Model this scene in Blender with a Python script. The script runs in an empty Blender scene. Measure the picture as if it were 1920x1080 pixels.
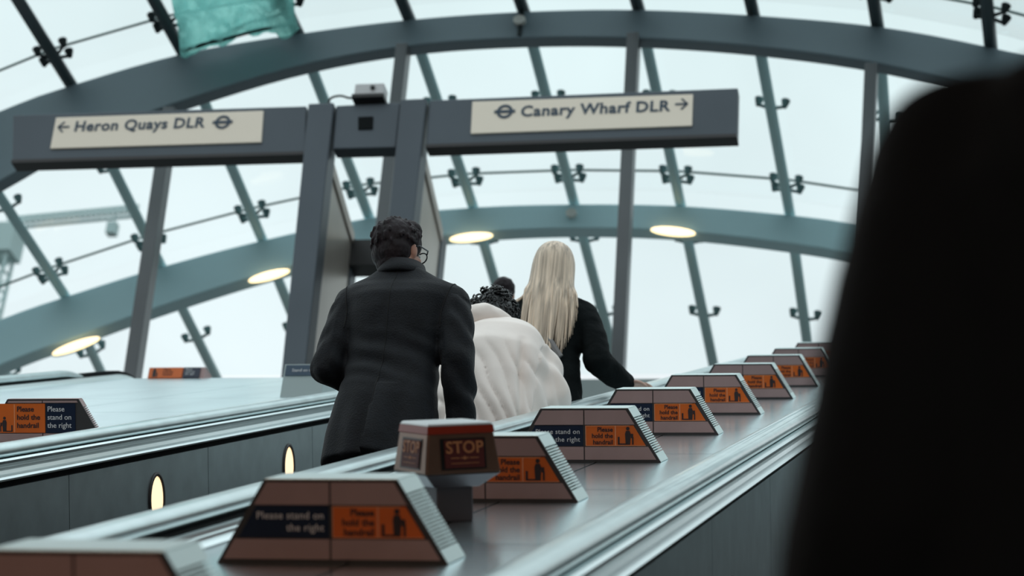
import bpy, bmesh, math, random
from mathutils import Vector, Matrix, noise
from mathutils.bvhtree import BVHTree
random.seed(11)
S = bpy.context.scene
COL = S.collection
pi = math.pi

# ------------------------------------------------------------------ camera
F = 4500.0                                   # focal length in pixels of the 1920 px frame
Ec = Vector((985, 12, -F)).normalized()      # escalator direction seen by the camera
Xc = Vector((1, .015, (985 + .015 * 12) / F)).normalized()
Nc = Xc.cross(Ec)
Zc = Nc * .8660254 + Ec * .5
Yc = Ec * .8660254 - Nc * .5
R = Matrix((Xc, Yc, Zc))
CAM = Vector((0, 0, 1.42))
cam = bpy.data.cameras.new('camera')
camo = bpy.data.objects.new('camera', cam)
COL.objects.link(camo)
camo.matrix_world = Matrix.Translation(CAM) @ R.to_4x4()
cam.sensor_width = 36
cam.lens = F / 1920 * 36
cam.clip_start = .05
cam.clip_end = 1000
cam.dof.use_dof = True
cam.dof.focus_distance = 8.9
cam.dof.aperture_fstop = 3.9
S.camera = camo

# ------------------------------------------------------------------ sky and exposure
W = bpy.data.worlds.new('overcast_sky')
S.world = W
W.use_nodes = True
nt = W.node_tree
nt.nodes.clear()
wo = nt.nodes.new('ShaderNodeOutputWorld')
bg = nt.nodes.new('ShaderNodeBackground')
tc = nt.nodes.new('ShaderNodeTexCoord')
sx = nt.nodes.new('ShaderNodeSeparateXYZ')
rp = nt.nodes.new('ShaderNodeValToRGB')
nt.links.new(tc.outputs['Generated'], sx.inputs[0])
nt.links.new(sx.outputs['Z'], rp.inputs[0])
els = rp.color_ramp.elements
els[0].position = 0.0
els[0].color = (.16, .165, .165, 1)
els[1].position = .02
els[1].color = (.42, .48, .48, 1)
for p, c in ((.12, (.70, .80, .80)), (.45, (.93, 1.0, 1.03)), (.62, (.84, .97, .985)), (1.0, (1.45, 1.66, 1.74))):
    e = els.new(p)
    e.color = (*c, 1)
nz = nt.nodes.new('ShaderNodeTexNoise')
nz.inputs['Scale'].default_value = 5.5
nz.inputs['Detail'].default_value = 4
mp = nt.nodes.new('ShaderNodeMapRange')
mp.inputs[1].default_value = .3
mp.inputs[2].default_value = .7
mp.inputs[3].default_value = .90
mp.inputs[4].default_value = 1.08
nt.links.new(tc.outputs['Generated'], nz.inputs['Vector'])
nt.links.new(nz.outputs[0], mp.inputs[0])
nt.links.new(rp.outputs[0], bg.inputs[0])
mx_ = nt.nodes.new('ShaderNodeMapRange')                # cloud thicker towards the right
mx_.inputs[1].default_value = -.22
mx_.inputs[2].default_value = .06
mx_.inputs[3].default_value = 1.0
mx_.inputs[4].default_value = .87
nt.links.new(sx.outputs['X'], mx_.inputs[0])
mm = nt.nodes.new('ShaderNodeMath')
mm.operation = 'MULTIPLY'
nt.links.new(mp.outputs[0], mm.inputs[0])
nt.links.new(mx_.outputs[0], mm.inputs[1])
nt.links.new(mm.outputs[0], bg.inputs[1])
nt.links.new(bg.outputs[0], wo.inputs[0])
vs = S.view_settings
vs.view_transform = 'Standard'
vs.look = 'None'
vs.gamma = 1
vs.exposure = 0.0
vs.use_curve_mapping = False


def area_light(name, loc, size, power, color, target):
    l = bpy.data.lights.new(name, 'AREA')
    l.energy = power
    l.color = color
    l.shape = 'RECTANGLE'
    l.size, l.size_y = size
    o = bpy.data.objects.new(name, l)
    o.location = loc
    o.rotation_euler = (Vector(target) - Vector(loc)).to_track_quat('-Z', 'Y').to_euler()
    COL.objects.link(o)
    return o


# warm ceiling lamps of the station hall behind the camera
for i, x in enumerate((-4.5, 0.5)):
    area_light('hall_ceiling_lamp', (x, -5.0, 5.0), (1.2, 3.0), 90, (1.0, .66, .48), (x - .5, -1.0, 0))

# ------------------------------------------------------------------ coordinates
Ew = Vector((0, .8660254, .5))
Nw = Vector((0, -.5, .8660254))
Xw = Vector((1, 0, 0))
H = .583                                     # deck plane below the camera


def ray(x, y):
    return R @ Vector(((x - 960) / F, (540 - y) / F, -1.0))


def P(x, y, d):
    return CAM + ray(x, y) * d


def onY(x, y, Y):
    r = ray(x, y)
    return CAM + r * ((Y - CAM.y) / r.y)


def onX(x, y, X):
    r = ray(x, y)
    p = r * (X / r.x)
    return p.dot(Ew), p.dot(Nw) + H          # along the incline, height over the deck


def D(x, s, v):
    return CAM + Xw * x + Ew * s + Nw * (v - H)


# ------------------------------------------------------------------ materials
def mat(name, col, rough=.5, metal=0.0, bump=0.0, bscale=30, vary=0.0, vscale=4, stretch=None, spec=.5, emit=None, estr=0, coat=0):
    m = bpy.data.materials.new(name)
    m.use_nodes = True
    n = m.node_tree
    b = n.nodes['Principled BSDF']
    b.inputs['Base Color'].default_value = (*col, 1)
    b.inputs['Roughness'].default_value = rough
    b.inputs['Metallic'].default_value = metal
    b.inputs['Specular IOR Level'].default_value = spec
    b.inputs['Coat Weight'].default_value = coat
    if emit:
        b.inputs['Emission Color'].default_value = (*emit, 1)
        b.inputs['Emission Strength'].default_value = estr
    t = n.nodes.new('ShaderNodeTexCoord')
    vec = t.outputs['Object']
    if stretch:
        mpn = n.nodes.new('ShaderNodeMapping')
        mpn.inputs['Scale'].default_value = stretch
        n.links.new(vec, mpn.inputs[0])
        vec = mpn.outputs[0]
    if vary:
        q = n.nodes.new('ShaderNodeTexNoise')
        q.inputs['Scale'].default_value = vscale
        q.inputs['Detail'].default_value = 5
        n.links.new(vec, q.inputs['Vector'])
        c = n.nodes.new('ShaderNodeValToRGB')
        c.color_ramp.elements[0].position = .3
        c.color_ramp.elements[1].position = .7
        c.color_ramp.elements[0].color = (*[max(0, v * (1 - vary)) for v in col], 1)
        c.color_ramp.elements[1].color = (*[min(1, v * (1 + vary)) for v in col], 1)
        n.links.new(q.outputs[0], c.inputs[0])
        n.links.new(c.outputs[0], b.inputs['Base Color'])
    if bump:
        q = n.nodes.new('ShaderNodeTexNoise')
        q.inputs['Scale'].default_value = bscale
        q.inputs['Detail'].default_value = 4
        n.links.new(vec, q.inputs['Vector'])
        bp = n.nodes.new('ShaderNodeBump')
        bp.inputs['Strength'].default_value = bump
        bp.inputs['Distance'].default_value = .01
        n.links.new(q.outputs[0], bp.inputs['Height'])
        n.links.new(bp.outputs[0], b.inputs['Normal'])
    return m


M = {}
M['deck'] = mat('brushed_deck_steel', (.78, .90, .94), .30, .97, .03, 60, .08, 3, (1, .1, .1))
M['deckpolished'] = mat('polished_deck_steel', (.76, .88, .92), .195, .97, .03, 60, .08, 3, (1, .1, .1))
M['trim'] = mat('polished_trim', (.84, .95, .97), .29, 1.0, .03, 40, .1, 3, (1, .05, .05))
M['groove'] = mat('dark_groove', (.005, .007, .008), .8, spec=.15)
M['rail'] = mat('handrail_rubber', (.56, .67, .68), .30, .85, .02, 20, .1, 6, None, .9, coat=.4)
M['skirt'] = mat('brushed_skirt_steel', (.56, .64, .66), .36, .95, .03, 40, .08, 2, (.3, 4, 4))
M['step'] = mat('step_metal', (.07, .07, .07), .6, .4)
M['fin'] = mat('sign_body_metal', (.35, .238, .232), .42, .2, .03, 90, .08, 6)
M['finedge'] = mat('sign_edge_dark', (.03, .028, .03), .5)
M['rib'] = mat('ribbed_aluminium', (.62, .74, .73), .38, .55, .03, 90)
M['navy'] = mat('navy_sign_face', (.008, .016, .04), .22, 0, .25, 6, 0, 1)
M['orange'] = mat('orange_sign_face', (.62, .12, .012), .28, 0, .25, 6, .08, 8)
M['signwhite'] = mat('sign_lettering_white', (.62, .62, .64), .5)
M['signdark'] = mat('sign_lettering_dark', (.02, .01, .012), .5)
M['orangeline'] = mat('sign_border_light', (.72, .30, .14), .45)
M['stopred'] = mat('stop_plate_red', (.085, .008, .007), .6, 0, .1, 20)
M['stopband'] = mat('stop_band_red', (.30, .028, .010), .35)
M['stopcase'] = mat('stop_case_metal', (.21, .13, .095), .33, .6, .03, 60, .1, 8)
M['stopcol'] = mat('stop_column_metal', (.10, .09, .10), .42, .5, .03, 60)
M['stoptop'] = mat('stop_top_metal', (.62, .66, .67), .35, .4)
M['stoptext'] = mat('stop_lettering', (.46, .20, .085), .5)
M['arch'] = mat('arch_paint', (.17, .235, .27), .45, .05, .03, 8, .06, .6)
M['archfar'] = mat('far_arch_haze_paint', (.50, .73, .78), .45, 0, .03, 8, .06, .6)  # distance haze is put into this colour, paler than the near arch
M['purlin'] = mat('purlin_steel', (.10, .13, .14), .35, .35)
M['purlinfar'] = mat('purlin_steel_hazed', (.56, .80, .82), .42, 0)  # same tubes beyond the near arch, haze mixed into the colour
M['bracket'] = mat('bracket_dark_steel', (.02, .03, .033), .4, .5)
M['bracketfar'] = mat('bracket_steel_hazed', (.13, .22, .225), .4, .2)  # far copy of the bracket steel, paled for haze
M['joint'] = mat('glazing_joint', (.10, .19, .18), .5)
M['mullion'] = mat('mullion_metal', (.11, .118, .125), .35, .4, .03, 20, .1, 1)
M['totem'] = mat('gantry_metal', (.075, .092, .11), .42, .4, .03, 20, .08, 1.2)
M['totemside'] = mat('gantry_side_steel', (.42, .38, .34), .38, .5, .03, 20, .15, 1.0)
M['cream'] = mat('cream_sign_face', (.99, .88, .74), .5)
M['ink'] = mat('sign_ink_blue', (.03, .06, .10), .5)
M['black'] = mat('black_plastic', (.006, .007, .008), .4)
M['grey'] = mat('pale_grey_plastic', (.60, .60, .61), .45)
M['disc'] = mat('white_disc', (.72, .74, .70), .5)
M['warm'] = mat('lamp_glow', (.9, .8, .6), .4, emit=(1.0, .70, .36), estr=2.5)
M['warm2'] = mat('skirt_lamp_glow', (.9, .8, .6), .4, emit=(1.0, .70, .40), estr=1.35)
M['net'] = mat('green_netting', (.42, .72, .70), .8, 0, .4, 25, .35, 5)
_n = M['net'].node_tree
_b = _n.nodes['Principled BSDF']
_t = _n.nodes.new('ShaderNodeBsdfTranslucent')
_t.inputs[0].default_value = (.45, .78, .75, 1)
_m = _n.nodes.new('ShaderNodeMixShader')
_m.inputs[0].default_value = .7
_tr = _n.nodes.new('ShaderNodeBsdfTransparent')
_tr.inputs[0].default_value = (.75, 1, .95, 1)
_m2 = _n.nodes.new('ShaderNodeMixShader')
_q = _n.nodes.new('ShaderNodeTexNoise')
_q.inputs['Scale'].default_value = 9
_q.inputs['Detail'].default_value = 6
_mr = _n.nodes.new('ShaderNodeMapRange')
_mr.inputs[1].default_value = .35
_mr.inputs[2].default_value = .65
_mr.inputs[3].default_value = .12
_mr.inputs[4].default_value = .5
_n.links.new(_q.outputs[0], _mr.inputs[0])
_n.links.new(_mr.outputs[0], _m2.inputs[0])
_n.links.new(_m.outputs[0], _m2.inputs[1])
_n.links.new(_tr.outputs[0], _m2.inputs[2])
_n.links.new(_b.outputs[0], _m.inputs[1])
_n.links.new(_t.outputs[0], _m.inputs[2])
_n.links.new(_m2.outputs[0], _n.nodes['Material Output'].inputs[0])
M['crane'] = mat('hazy_crane_paint', (.56, .72, .72), .7)  # pale because distance haze is put into the paint
M['concrete'] = mat('concrete', (.12, .115, .11), .85, 0, .2, 8, .15, 1)
M['sill'] = mat('pale_sill', (.33, .39, .39), .5)
M['skin'] = mat('skin', (.42, .22, .16), .5)
M['skinpale'] = mat('skin_pale', (.55, .36, .29), .5)
M['hairdark'] = mat('dark_brown_hair', (.014, .0095, .012), .6, 0, .6, 55, .5, 40, (1, 1, .3), .2)
M['hairblack'] = mat('black_curly_hair', (.008, .009, .010), .35, 0, .3, 60)
M['blonde'] = mat('blonde_hair', (.66, .53, .41), .42, 0, .3, 60, .50, 75, (1, 1, .03))
M['suit'] = mat('charcoal_wool', (.0048, .0066, .0098), .7, 0, .3, 160, .25, 30, None, .22)
M['suit'].node_tree.nodes['Principled BSDF'].inputs['Sheen Weight'].default_value = .04
M['seam'] = mat('suit_seam', (.006, .007, .008), .9)
M['trousers'] = mat('dark_trousers', (.015, .016, .018), .85)
M['blackcoat'] = mat('black_coat_cloth', (.0025, .0048, .0055), .85, 0, .35, 60, .2, 8, None, .15)
M['whitecoat'] = mat('off_white_padded_cloth', (.88, .80, .75), .6, 0, .15, 20, .04, 4)
M['nearcoat'] = mat('near_black_coat_cloth', (.0018, .0050, .0078), .85, 0, .3, 40, .2, 5, None, .15)
M['nearcoat'].node_tree.nodes['Principled BSDF'].inputs['Sheen Weight'].default_value = .05
M['greycoat'] = mat('dark_grey_coat_cloth', (.03, .034, .036), .85)
M['shoe'] = mat('black_leather', (.008, .008, .008), .35)
M['eye'] = mat('eye', (.5, .5, .48), .2)
M['glassesframe'] = mat('glasses_frame', (.02, .025, .03), .2, .3)
M['strap'] = mat('bag_strap_grey', (.20, .19, .19), .6)
M['white'] = mat('white_plastic', (.75, .75, .75), .4)


def glass_mat():
    m = bpy.data.materials.new('canopy_glass')
    m.use_nodes = True
    n = m.node_tree
    n.nodes.clear()
    o = n.nodes.new('ShaderNodeOutputMaterial')
    mx = n.nodes.new('ShaderNodeMixShader')
    tr = n.nodes.new('ShaderNodeBsdfTransparent')
    tr.inputs[0].default_value = (.955, .985, .985, 1)
    gl = n.nodes.new('ShaderNodeBsdfGlossy')
    gl.inputs['Roughness'].default_value = .03
    lw = n.nodes.new('ShaderNodeLayerWeight')
    lw.inputs[0].default_value = .12
    n.links.new(lw.outputs['Fresnel'], mx.inputs[0])
    n.links.new(tr.outputs[0], mx.inputs[1])
    n.links.new(gl.outputs[0], mx.inputs[2])
    n.links.new(mx.outputs[0], o.inputs[0])
    return m


M['glass'] = glass_mat()


# ------------------------------------------------------------------ mesh helpers
def obj(name, bm, m, parent=None, smooth=False, bevel=0.0):
    me = bpy.data.meshes.new(name)
    if isinstance(bm, bmesh.types.BMesh):
        bmesh.ops.recalc_face_normals(bm, faces=bm.faces)
        bm.to_mesh(me)
        bm.free()
    else:
        me = bm
        me.name = name
    me.materials.clear()
    me.materials.append(m)
    if smooth:
        for p in me.polygons:
            p.use_smooth = True
    o = bpy.data.objects.new(name, me)
    COL.objects.link(o)
    if parent:
        o.parent = parent
    if bevel:
        b = o.modifiers.new('bevel', 'BEVEL')
        b.width = bevel
        b.segments = 2
        b.limit_method = 'ANGLE'
    return o


def tag(o, label, cat, group=None):
    o['label'] = label
    o['category'] = cat
    if group:
        o['group'] = group
    return o


def struct(name, bm, m, **k):
    o = obj(name, bm, m, **k)
    o['kind'] = 'structure'
    return o


def empty(name, loc=(0, 0, 0), rot=(0, 0, 0)):
    o = bpy.data.objects.new(name, None)
    o.empty_display_size = .1
    o.location = loc
    o.rotation_euler = rot
    COL.objects.link(o)
    return o


def dup(root, **k):
    r = root.copy()
    COL.objects.link(r)
    for ch in list(root.children):
        c = ch.copy()
        COL.objects.link(c)
        c.parent = r
        for g in list(ch.children):
            d = g.copy()
            COL.objects.link(d)
            d.parent = c
    for a, b in k.items():
        setattr(r, a, b)
    return r


def NB():
    return bmesh.new()


def hexa(bm, b4, t4):
    v = [bm.verts.new(p) for p in list(b4) + list(t4)]
    for f in ((3, 2, 1, 0), (4, 5, 6, 7), (0, 1, 5, 4), (1, 2, 6, 5), (2, 3, 7, 6), (3, 0, 4, 7)):
        bm.faces.new([v[i] for i in f])


def box(bm, x0, x1, y0, y1, z0, z1):
    hexa(bm, [(x0, y0, z0), (x1, y0, z0), (x1, y1, z0), (x0, y1, z0)], [(x0, y0, z1), (x1, y0, z1), (x1, y1, z1), (x0, y1, z1)])


def prism(bm, poly, ext, close=True):
    """poly: list of 3D points, ext: extrusion vector"""
    e = Vector(ext)
    a = [bm.verts.new(p) for p in poly]
    b = [bm.verts.new(Vector(p) + e) for p in poly]
    n = len(poly)
    for i in range(n):
        bm.faces.new((a[i], a[(i + 1) % n], b[(i + 1) % n], b[i]))
    bm.faces.new(a[::-1])
    bm.faces.new(b)


def frames(pts):
    T = []
    n = len(pts)
    for i in range(n):
        t = pts[min(i + 1, n - 1)] - pts[max(i - 1, 0)]
        T.append(t.normalized() if t.length > 1e-9 else Vector((0, 0, 1)))
    up = Vector((0, 0, 1)) if abs(T[0].z) < .9 else Vector((1, 0, 0))
    u = T[0].cross(up).normalized()
    out = []
    for t in T:
        u = (u - t * u.dot(t)).normalized()
        out.append((t, u, t.cross(u)))
    return out


def tube(bm, pts, r, seg=10, flat=1.0):
    pts = [Vector(p) for p in pts]
    rs = r if isinstance(r, (list, tuple)) else [r] * len(pts)
    fr = frames(pts)
    rings = []
    for p, rr, (t, u, w) in zip(pts, rs, fr):
        rings.append([bm.verts.new(p + u * math.cos(a) * rr + w * math.sin(a) * rr * flat) for a in [2 * pi * k / seg for k in range(seg)]])
    for a, b in zip(rings, rings[1:]):
        for k in range(seg):
            bm.faces.new((a[k], a[(k + 1) % seg], b[(k + 1) % seg], b[k]))
    bm.faces.new(rings[0][::-1])
    bm.faces.new(rings[-1])


def ball(bm, c, r, sub=2, rot=None):
    r = (r, r, r) if not isinstance(r, (tuple, list)) else r
    m = Matrix.Translation(Vector(c)) @ (rot.to_4x4() if rot else Matrix.Identity(4)) @ Matrix.Diagonal((*r, 1))
    bmesh.ops.create_icosphere(bm, subdivisions=sub, radius=1, matrix=m)


def chain(bm, pts, rs, seg=14):
    """capsule chain"""
    pts = [Vector(p) for p in pts]
    for p, r in zip(pts, rs):
        ball(bm, p, r, 2)
    for i in range(len(pts) - 1):
        if (pts[i + 1] - pts[i]).length > 1e-5:
            tube(bm, [pts[i], pts[i + 1]], [rs[i], rs[i + 1]], seg)


def loft(bm, rings, seg=28, power=2.4):
    """rings: (z, rx, ry, cx, cy) superellipses"""
    R_ = []
    for z, rx, ry, cx, cy in rings:
        row = []
        for k in range(seg):
            a = 2 * pi * k / seg
            c, s = math.cos(a), math.sin(a)
            row.append(bm.verts.new((cx + rx * math.copysign(abs(c) ** (2 / power), c), cy + ry * math.copysign(abs(s) ** (2 / power), s), z)))
        R_.append(row)
    for a, b in zip(R_, R_[1:]):
        for k in range(seg):
            bm.faces.new((a[k], a[(k + 1) % seg], b[(k + 1) % seg], b[k]))
    bm.faces.new(R_[0][::-1])
    bm.faces.new(R_[-1])


def remesh(bm, voxel, smooth=4, fn=None):
    """union of everything in bm as one continuous surface"""
    bmesh.ops.recalc_face_normals(bm, faces=bm.faces)
    me = bpy.data.meshes.new('soup')
    bm.to_mesh(me)
    bm.free()
    o = bpy.data.objects.new('soup', me)
    COL.objects.link(o)
    md = o.modifiers.new('r', 'REMESH')
    md.mode = 'VOXEL'
    md.voxel_size = voxel
    dg = bpy.context.evaluated_depsgraph_get()
    ev = o.evaluated_get(dg)
    me2 = bpy.data.meshes.new_from_object(ev)
    bpy.data.objects.remove(o)
    bpy.data.meshes.remove(me)
    b = bmesh.new()
    b.from_mesh(me2)
    bpy.data.meshes.remove(me2)
    for _ in range(smooth):
        bmesh.ops.smooth_vert(b, verts=b.verts, factor=.5, use_axis_x=True, use_axis_y=True, use_axis_z=True)
    b.normal_update()
    if fn:
        mv = [(v, fn(v.co.copy(), v.normal.copy())) for v in b.verts]
        for v, d in mv:
            v.co += d
    return b


def text_mesh(txt, size, align='LEFT', spacing=1.0, offset=0.0, line=1.0):
    c = bpy.data.curves.new('lettering', 'FONT')
    c.body = txt
    c.size = size
    c.align_x = align
    c.space_character = spacing
    c.space_line = line
    c.offset = offset
    c.extrude = .0008
    c.resolution_u = 3
    o = bpy.data.objects.new('t', c)
    COL.objects.link(o)
    dg = bpy.context.evaluated_depsgraph_get()
    me = bpy.data.meshes.new_from_object(o.evaluated_get(dg))
    bpy.data.objects.remove(o)
    bpy.data.curves.remove(c)
    return me


FRONT = Matrix(((1, 0, 0), (0, 0, -1), (0, 1, 0)))      # text plane xy -> faces -y, up z


def lettering(txt, size, loc, parent, m, align='LEFT', rot=None, **k):
    me = text_mesh(txt, size, align, **k)
    T = Matrix.Translation(Vector(loc)) @ (rot or Matrix.Identity(4)) @ FRONT.to_4x4()
    me.transform(T)
    return obj('lettering', me, m, parent)


def catmull(pts, n=6):
    pts = [Vector(p) for p in pts]
    out = []
    for i in range(len(pts) - 1):
        p0 = pts[max(i - 1, 0)]
        p1, p2 = pts[i], pts[i + 1]
        p3 = pts[min(i + 2, len(pts) - 1)]
        for k in range(n):
            t = k / n
            out.append(.5 * ((2 * p1) + (p2 - p0) * t + (2 * p0 - 5 * p1 + 4 * p2 - p3) * t * t + (3 * p1 - p0 - 3 * p2 + p3) * t ** 3))
    out.append(pts[-1])
    return out


# ------------------------------------------------------------------ the setting: station hall shell
Y1, Y2, Y3 = 19.9, 23.2, 25.2                # near arch, far arch, foot of the canopy
FLZ = 7.85                                    # upper landing
bm = NB(); box(bm, -13, 9, 15.3, 26, FLZ - .2, FLZ)
struct('floor', bm, M['concrete'])
bm = NB(); box(bm, -12, 3.5, -14, 4.3, 6.1, 6.4)
struct('ceiling', bm, M['concrete'])  # unseen hall ceiling, carried forward over the camera to darken camera-facing sides
bm = NB(); box(bm, -12, 3.5, -14.3, -14, -9.5, 6.4)
struct('wall_back', bm, M['concrete'])
bm = NB(); box(bm, -12.3, -12, -14, 15.3, -9.5, 6.1)
struct('wall_left', bm, M['concrete'])
bm = NB()
prism(bm, [(3.2, -14, -9.5), (3.2, 15.3, -2), (3.2, 15.3, 12.2), (3.2, 4.3, 6.1), (3.2, -14, 6.1)], (.3, 0, 0))
struct('wall_right', bm, M['concrete'])  # unseen wall, set close in to block sky light from the right
# sill wall under the end glazing
a = onY(300, 706, Y1); b = onY(1400, 697, Y1)
bm = NB()
za = a.z + (a.z - b.z) / (b.x - a.x) * (a.x + 13)
zb = b.z + (b.z - a.z) / (b.x - a.x) * (9 - b.x)
hexa(bm, [(-13, Y1 - .1, FLZ), (9, Y1 - .1, FLZ), (9, Y1 + .3, FLZ), (-13, Y1 + .3, FLZ)],
     [(-13, Y1 - .1, za - .12), (9, Y1 - .1, zb - .12), (9, Y1 + .3, zb - .12), (-13, Y1 + .3, za - .12)])
struct('wall_end', bm, M['sill'])


# ------------------------------------------------------------------ escalator decks
def path(s0, crest, flat, end_round=None, n=1):
    """points (Y, Z, angle) of the deck plane line along the incline, over the crest and along the landing"""
    out = []
    L = crest - s0
    k = max(2, int(L / 1.5))
    base = CAM - Nw * H
    for i in range(k + 1):
        p = base + Ew * (s0 + L * i / k)
        out.append((p.y, p.z, pi / 6))
    y, z, a = out[-1]
    rad = 1.3
    m = 8
    cy, cz = y + rad * math.sin(a), z - rad * math.cos(a)
    for i in range(1, m + 1):
        b = a * (1 - i / m)
        out.append((cy - rad * math.sin(b), cz + rad * math.cos(b), b))
    y, z, a = out[-1]
    out.append((y + flat, z, 0.0))
    if end_round:
        y, z, a = out[-1]
        r = end_round
        for i in range(1, 13):
            b = -pi * i / 12
            out.append((y + r * math.sin(-b), z - r + r * math.cos(b), b))
        out.append((y - .4, z - 2 * r, -pi))
    return out


def sweep(bm, prof, pts, closed=True):
    rows = []
    for (y, z, a) in pts:
        rows.append([bm.verts.new((x, y - v * math.sin(a), z + v * math.cos(a))) for x, v in prof])
    n = len(prof)
    for a, b in zip(rows, rows[1:]):
        for k in range(n if closed else n - 1):
            bm.faces.new((a[k], a[(k + 1) % n], b[(k + 1) % n], b[k]))
    if closed:
        bm.faces.new(rows[0][::-1])
        bm.faces.new(rows[-1])


HALF = .53
S_STATION = 4.94                              # sign nearest fully in view
STEP = 1.475


def side(prof, xr, sg):
    return [(xr + sg * u, v) for u, v in prof]


INNER = [(-.115, -.02), (-.115, .004), (-.098, .010), (-.080, .010), (-.078, .018), (-.064, .018), (-.062, .028), (-.048, .030), (-.046, -.02)]
BASE = [(-.046, -.02), (-.046, .034), (-.028, .036), (-.028, .056), (.028, .056), (.028, .036), (.03, .02), (.03, -.02)]
RAILP = [(.044 * math.cos(t) * (1.0 if abs(math.cos(t)) < .8 else 1.0), .064 + .026 * math.copysign(abs(math.sin(t)) ** .7, math.sin(t))) for t in [2 * pi * k / 20 for k in range(20)]]
OUTER = [(.030, -.02), (.030, .040), (.056, .042), (.064, .036), (.063, .026), (.052, .023), (.046, .012), (.042, .002), (.046, -.010), (.060, -.017), (.067, -.024), (.061, -.031), (.026, -.031)]
PANEL_U = .034


def make_deck(xc, s0, crest, flat, label, HALF=.53, rails=(), lamps=((), ()), rail_end=None):
    root = empty('escalator_deck', D(xc, s0, 0))
    tag(root, label, 'escalator deck', 'sloping metal decks between the escalators')
    off = root.location.copy()
    pts = [(y - off.y, z - off.z, a) for y, z, a in path(s0, crest, flat)]
    # substrate and plates
    bm = NB()
    sweep(bm, [(-HALF + .05, -.09), (HALF - .05, -.09), (HALF - .05, -.006), (-HALF + .05, -.006)], pts)
    obj('deck_base', bm, M['groove'], root)
    bm = NB()
    js = [s0]
    s = S_STATION + .42
    while s - STEP > s0 + .3:
        s -= STEP
    while s < crest - .3:
        js.append(s)
        s += STEP
    js.append(crest)
    for a, b in zip(js, js[1:]):
        for x0, x1 in ((-HALF + .105, -.0035), (.0035, HALF - .105)):
            q = [D(xc + x, ss, vv) - off for ss, vv in ((a + .004, -.012), (b - .004, -.012)) for x in (x0, x1)]
            t = [p + Nw * .012 for p in q]
            hexa(bm, [q[0], q[1], q[3], q[2]], [t[0], t[1], t[3], t[2]])
    tail = [p for p in pts if p[2] < pi / 6 - 1e-4]
    y, z, a = [p for p in pts if p[2] > pi / 6 - 1e-4][-1]
    sweep(bm, [(-HALF + .105, -.012), (HALF - .105, -.012), (HALF - .105, 0), (-HALF + .105, 0)], [(y, z, a)] + tail)
    obj('deck_plate', bm, M['deck'] if xc < -3 else M['deckpolished'], root)
    for sg in (-1, 1):
        xr = sg * HALF
        bm = NB(); sweep(bm, side(INNER, xr, sg), pts)
        obj('inner_trim', bm, M['trim'], root)
        bm = NB(); sweep(bm, side(BASE, xr, sg), pts)
        obj('handrail_guide', bm, M['groove'], root)
        bm = NB(); sweep(bm, side(OUTER, xr, sg), pts)
        obj('outer_moulding', bm, M['trim'], root)
        bm = NB(); sweep(bm, side([(.0, -.90), (.018, -.90), (.018, -.02), (.0, -.02)], xr, sg), pts)
        obj('skirt_backing', bm, M['groove'], root)
        # skirt panels with open joints
        pj = [s0]
        s = P_JOINT
        while s - STEP > s0 + .2:
            s -= STEP
        while s < crest - .2:
            pj.append(s)
            s += STEP
        pj.append(crest)
        bm = NB()
        for a, b in zip(pj, pj[1:]):
            q = [D(xc + xr + sg * u, ss, -.90) - off for ss in (a + .003, b - .003) for u in (.018, PANEL_U)]
            t = [p + Nw * .842 for p in q]
            hexa(bm, [q[0], q[1], q[3], q[2]], [t[0], t[1], t[3], t[2]])
        y, z, a = [p for p in pts if p[2] > pi / 6 - 1e-4][-1]
        sweep(bm, side([(.018, -.90), (PANEL_U, -.90), (PANEL_U, -.058), (.018, -.058)], xr, sg), [(y, z, a)] + tail)
        obj('skirt_panel', bm, M['skirt'], root)
        # round lamps let into the skirt
        for s in lamps[0 if sg < 0 else 1]:
            c = D(xc + xr + sg * PANEL_U, s, LAMP_V if xc < -3 else vC - .11) - off
            bm = NB()
            n = 28
            rings = []
            for rr, u in ((.086, -.004), (.086, .006), (.074, .008), (.072, -.002)):
                rings.append([bm.verts.new(c + Xw * sg * u + Ew * math.cos(2 * pi * k / n) * rr + Nw * math.sin(2 * pi * k / n) * rr * 1.25) for k in range(n)])
            for i in range(4):
                for k in range(n):
                    bm.faces.new((rings[i][k], rings[i][(k + 1) % n], rings[(i + 1) % 4][(k + 1) % n], rings[(i + 1) % 4][k]))
            o = obj('skirt_lamp', bm, M['finedge'], root, True)
            bm = NB()
            ctr = bm.verts.new(c + Xw * sg * .006)
            r1 = [bm.verts.new(c + Xw * sg * .001 + Ew * math.cos(2 * pi * k / n) * .073 + Nw * math.sin(2 * pi * k / n) * .073 * 1.25) for k in range(n)]
            for k in range(n):
                bm.faces.new((ctr, r1[k], r1[(k + 1) % n]))
            l = obj('lens', bm, M['warm2'], o, True)
            l['label'] = 'glowing warm oval lens'
        xq, crq, flq = rail_end if (rail_end and sg < 0) else (xr, crest, flat)
        o_ = D(xc + xq, s0, 0)
        bm = NB()
        sweep(bm, [(x + xq, v) for x, v in RAILP], [(y - off.y, z - off.z, a) for y, z, a in path(s0, crq, flq, .34)])
        o = obj('handrail', bm, M['rail'], root, True)
        o['label'] = rails[0 if sg < 0 else 1]
    return root


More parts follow.
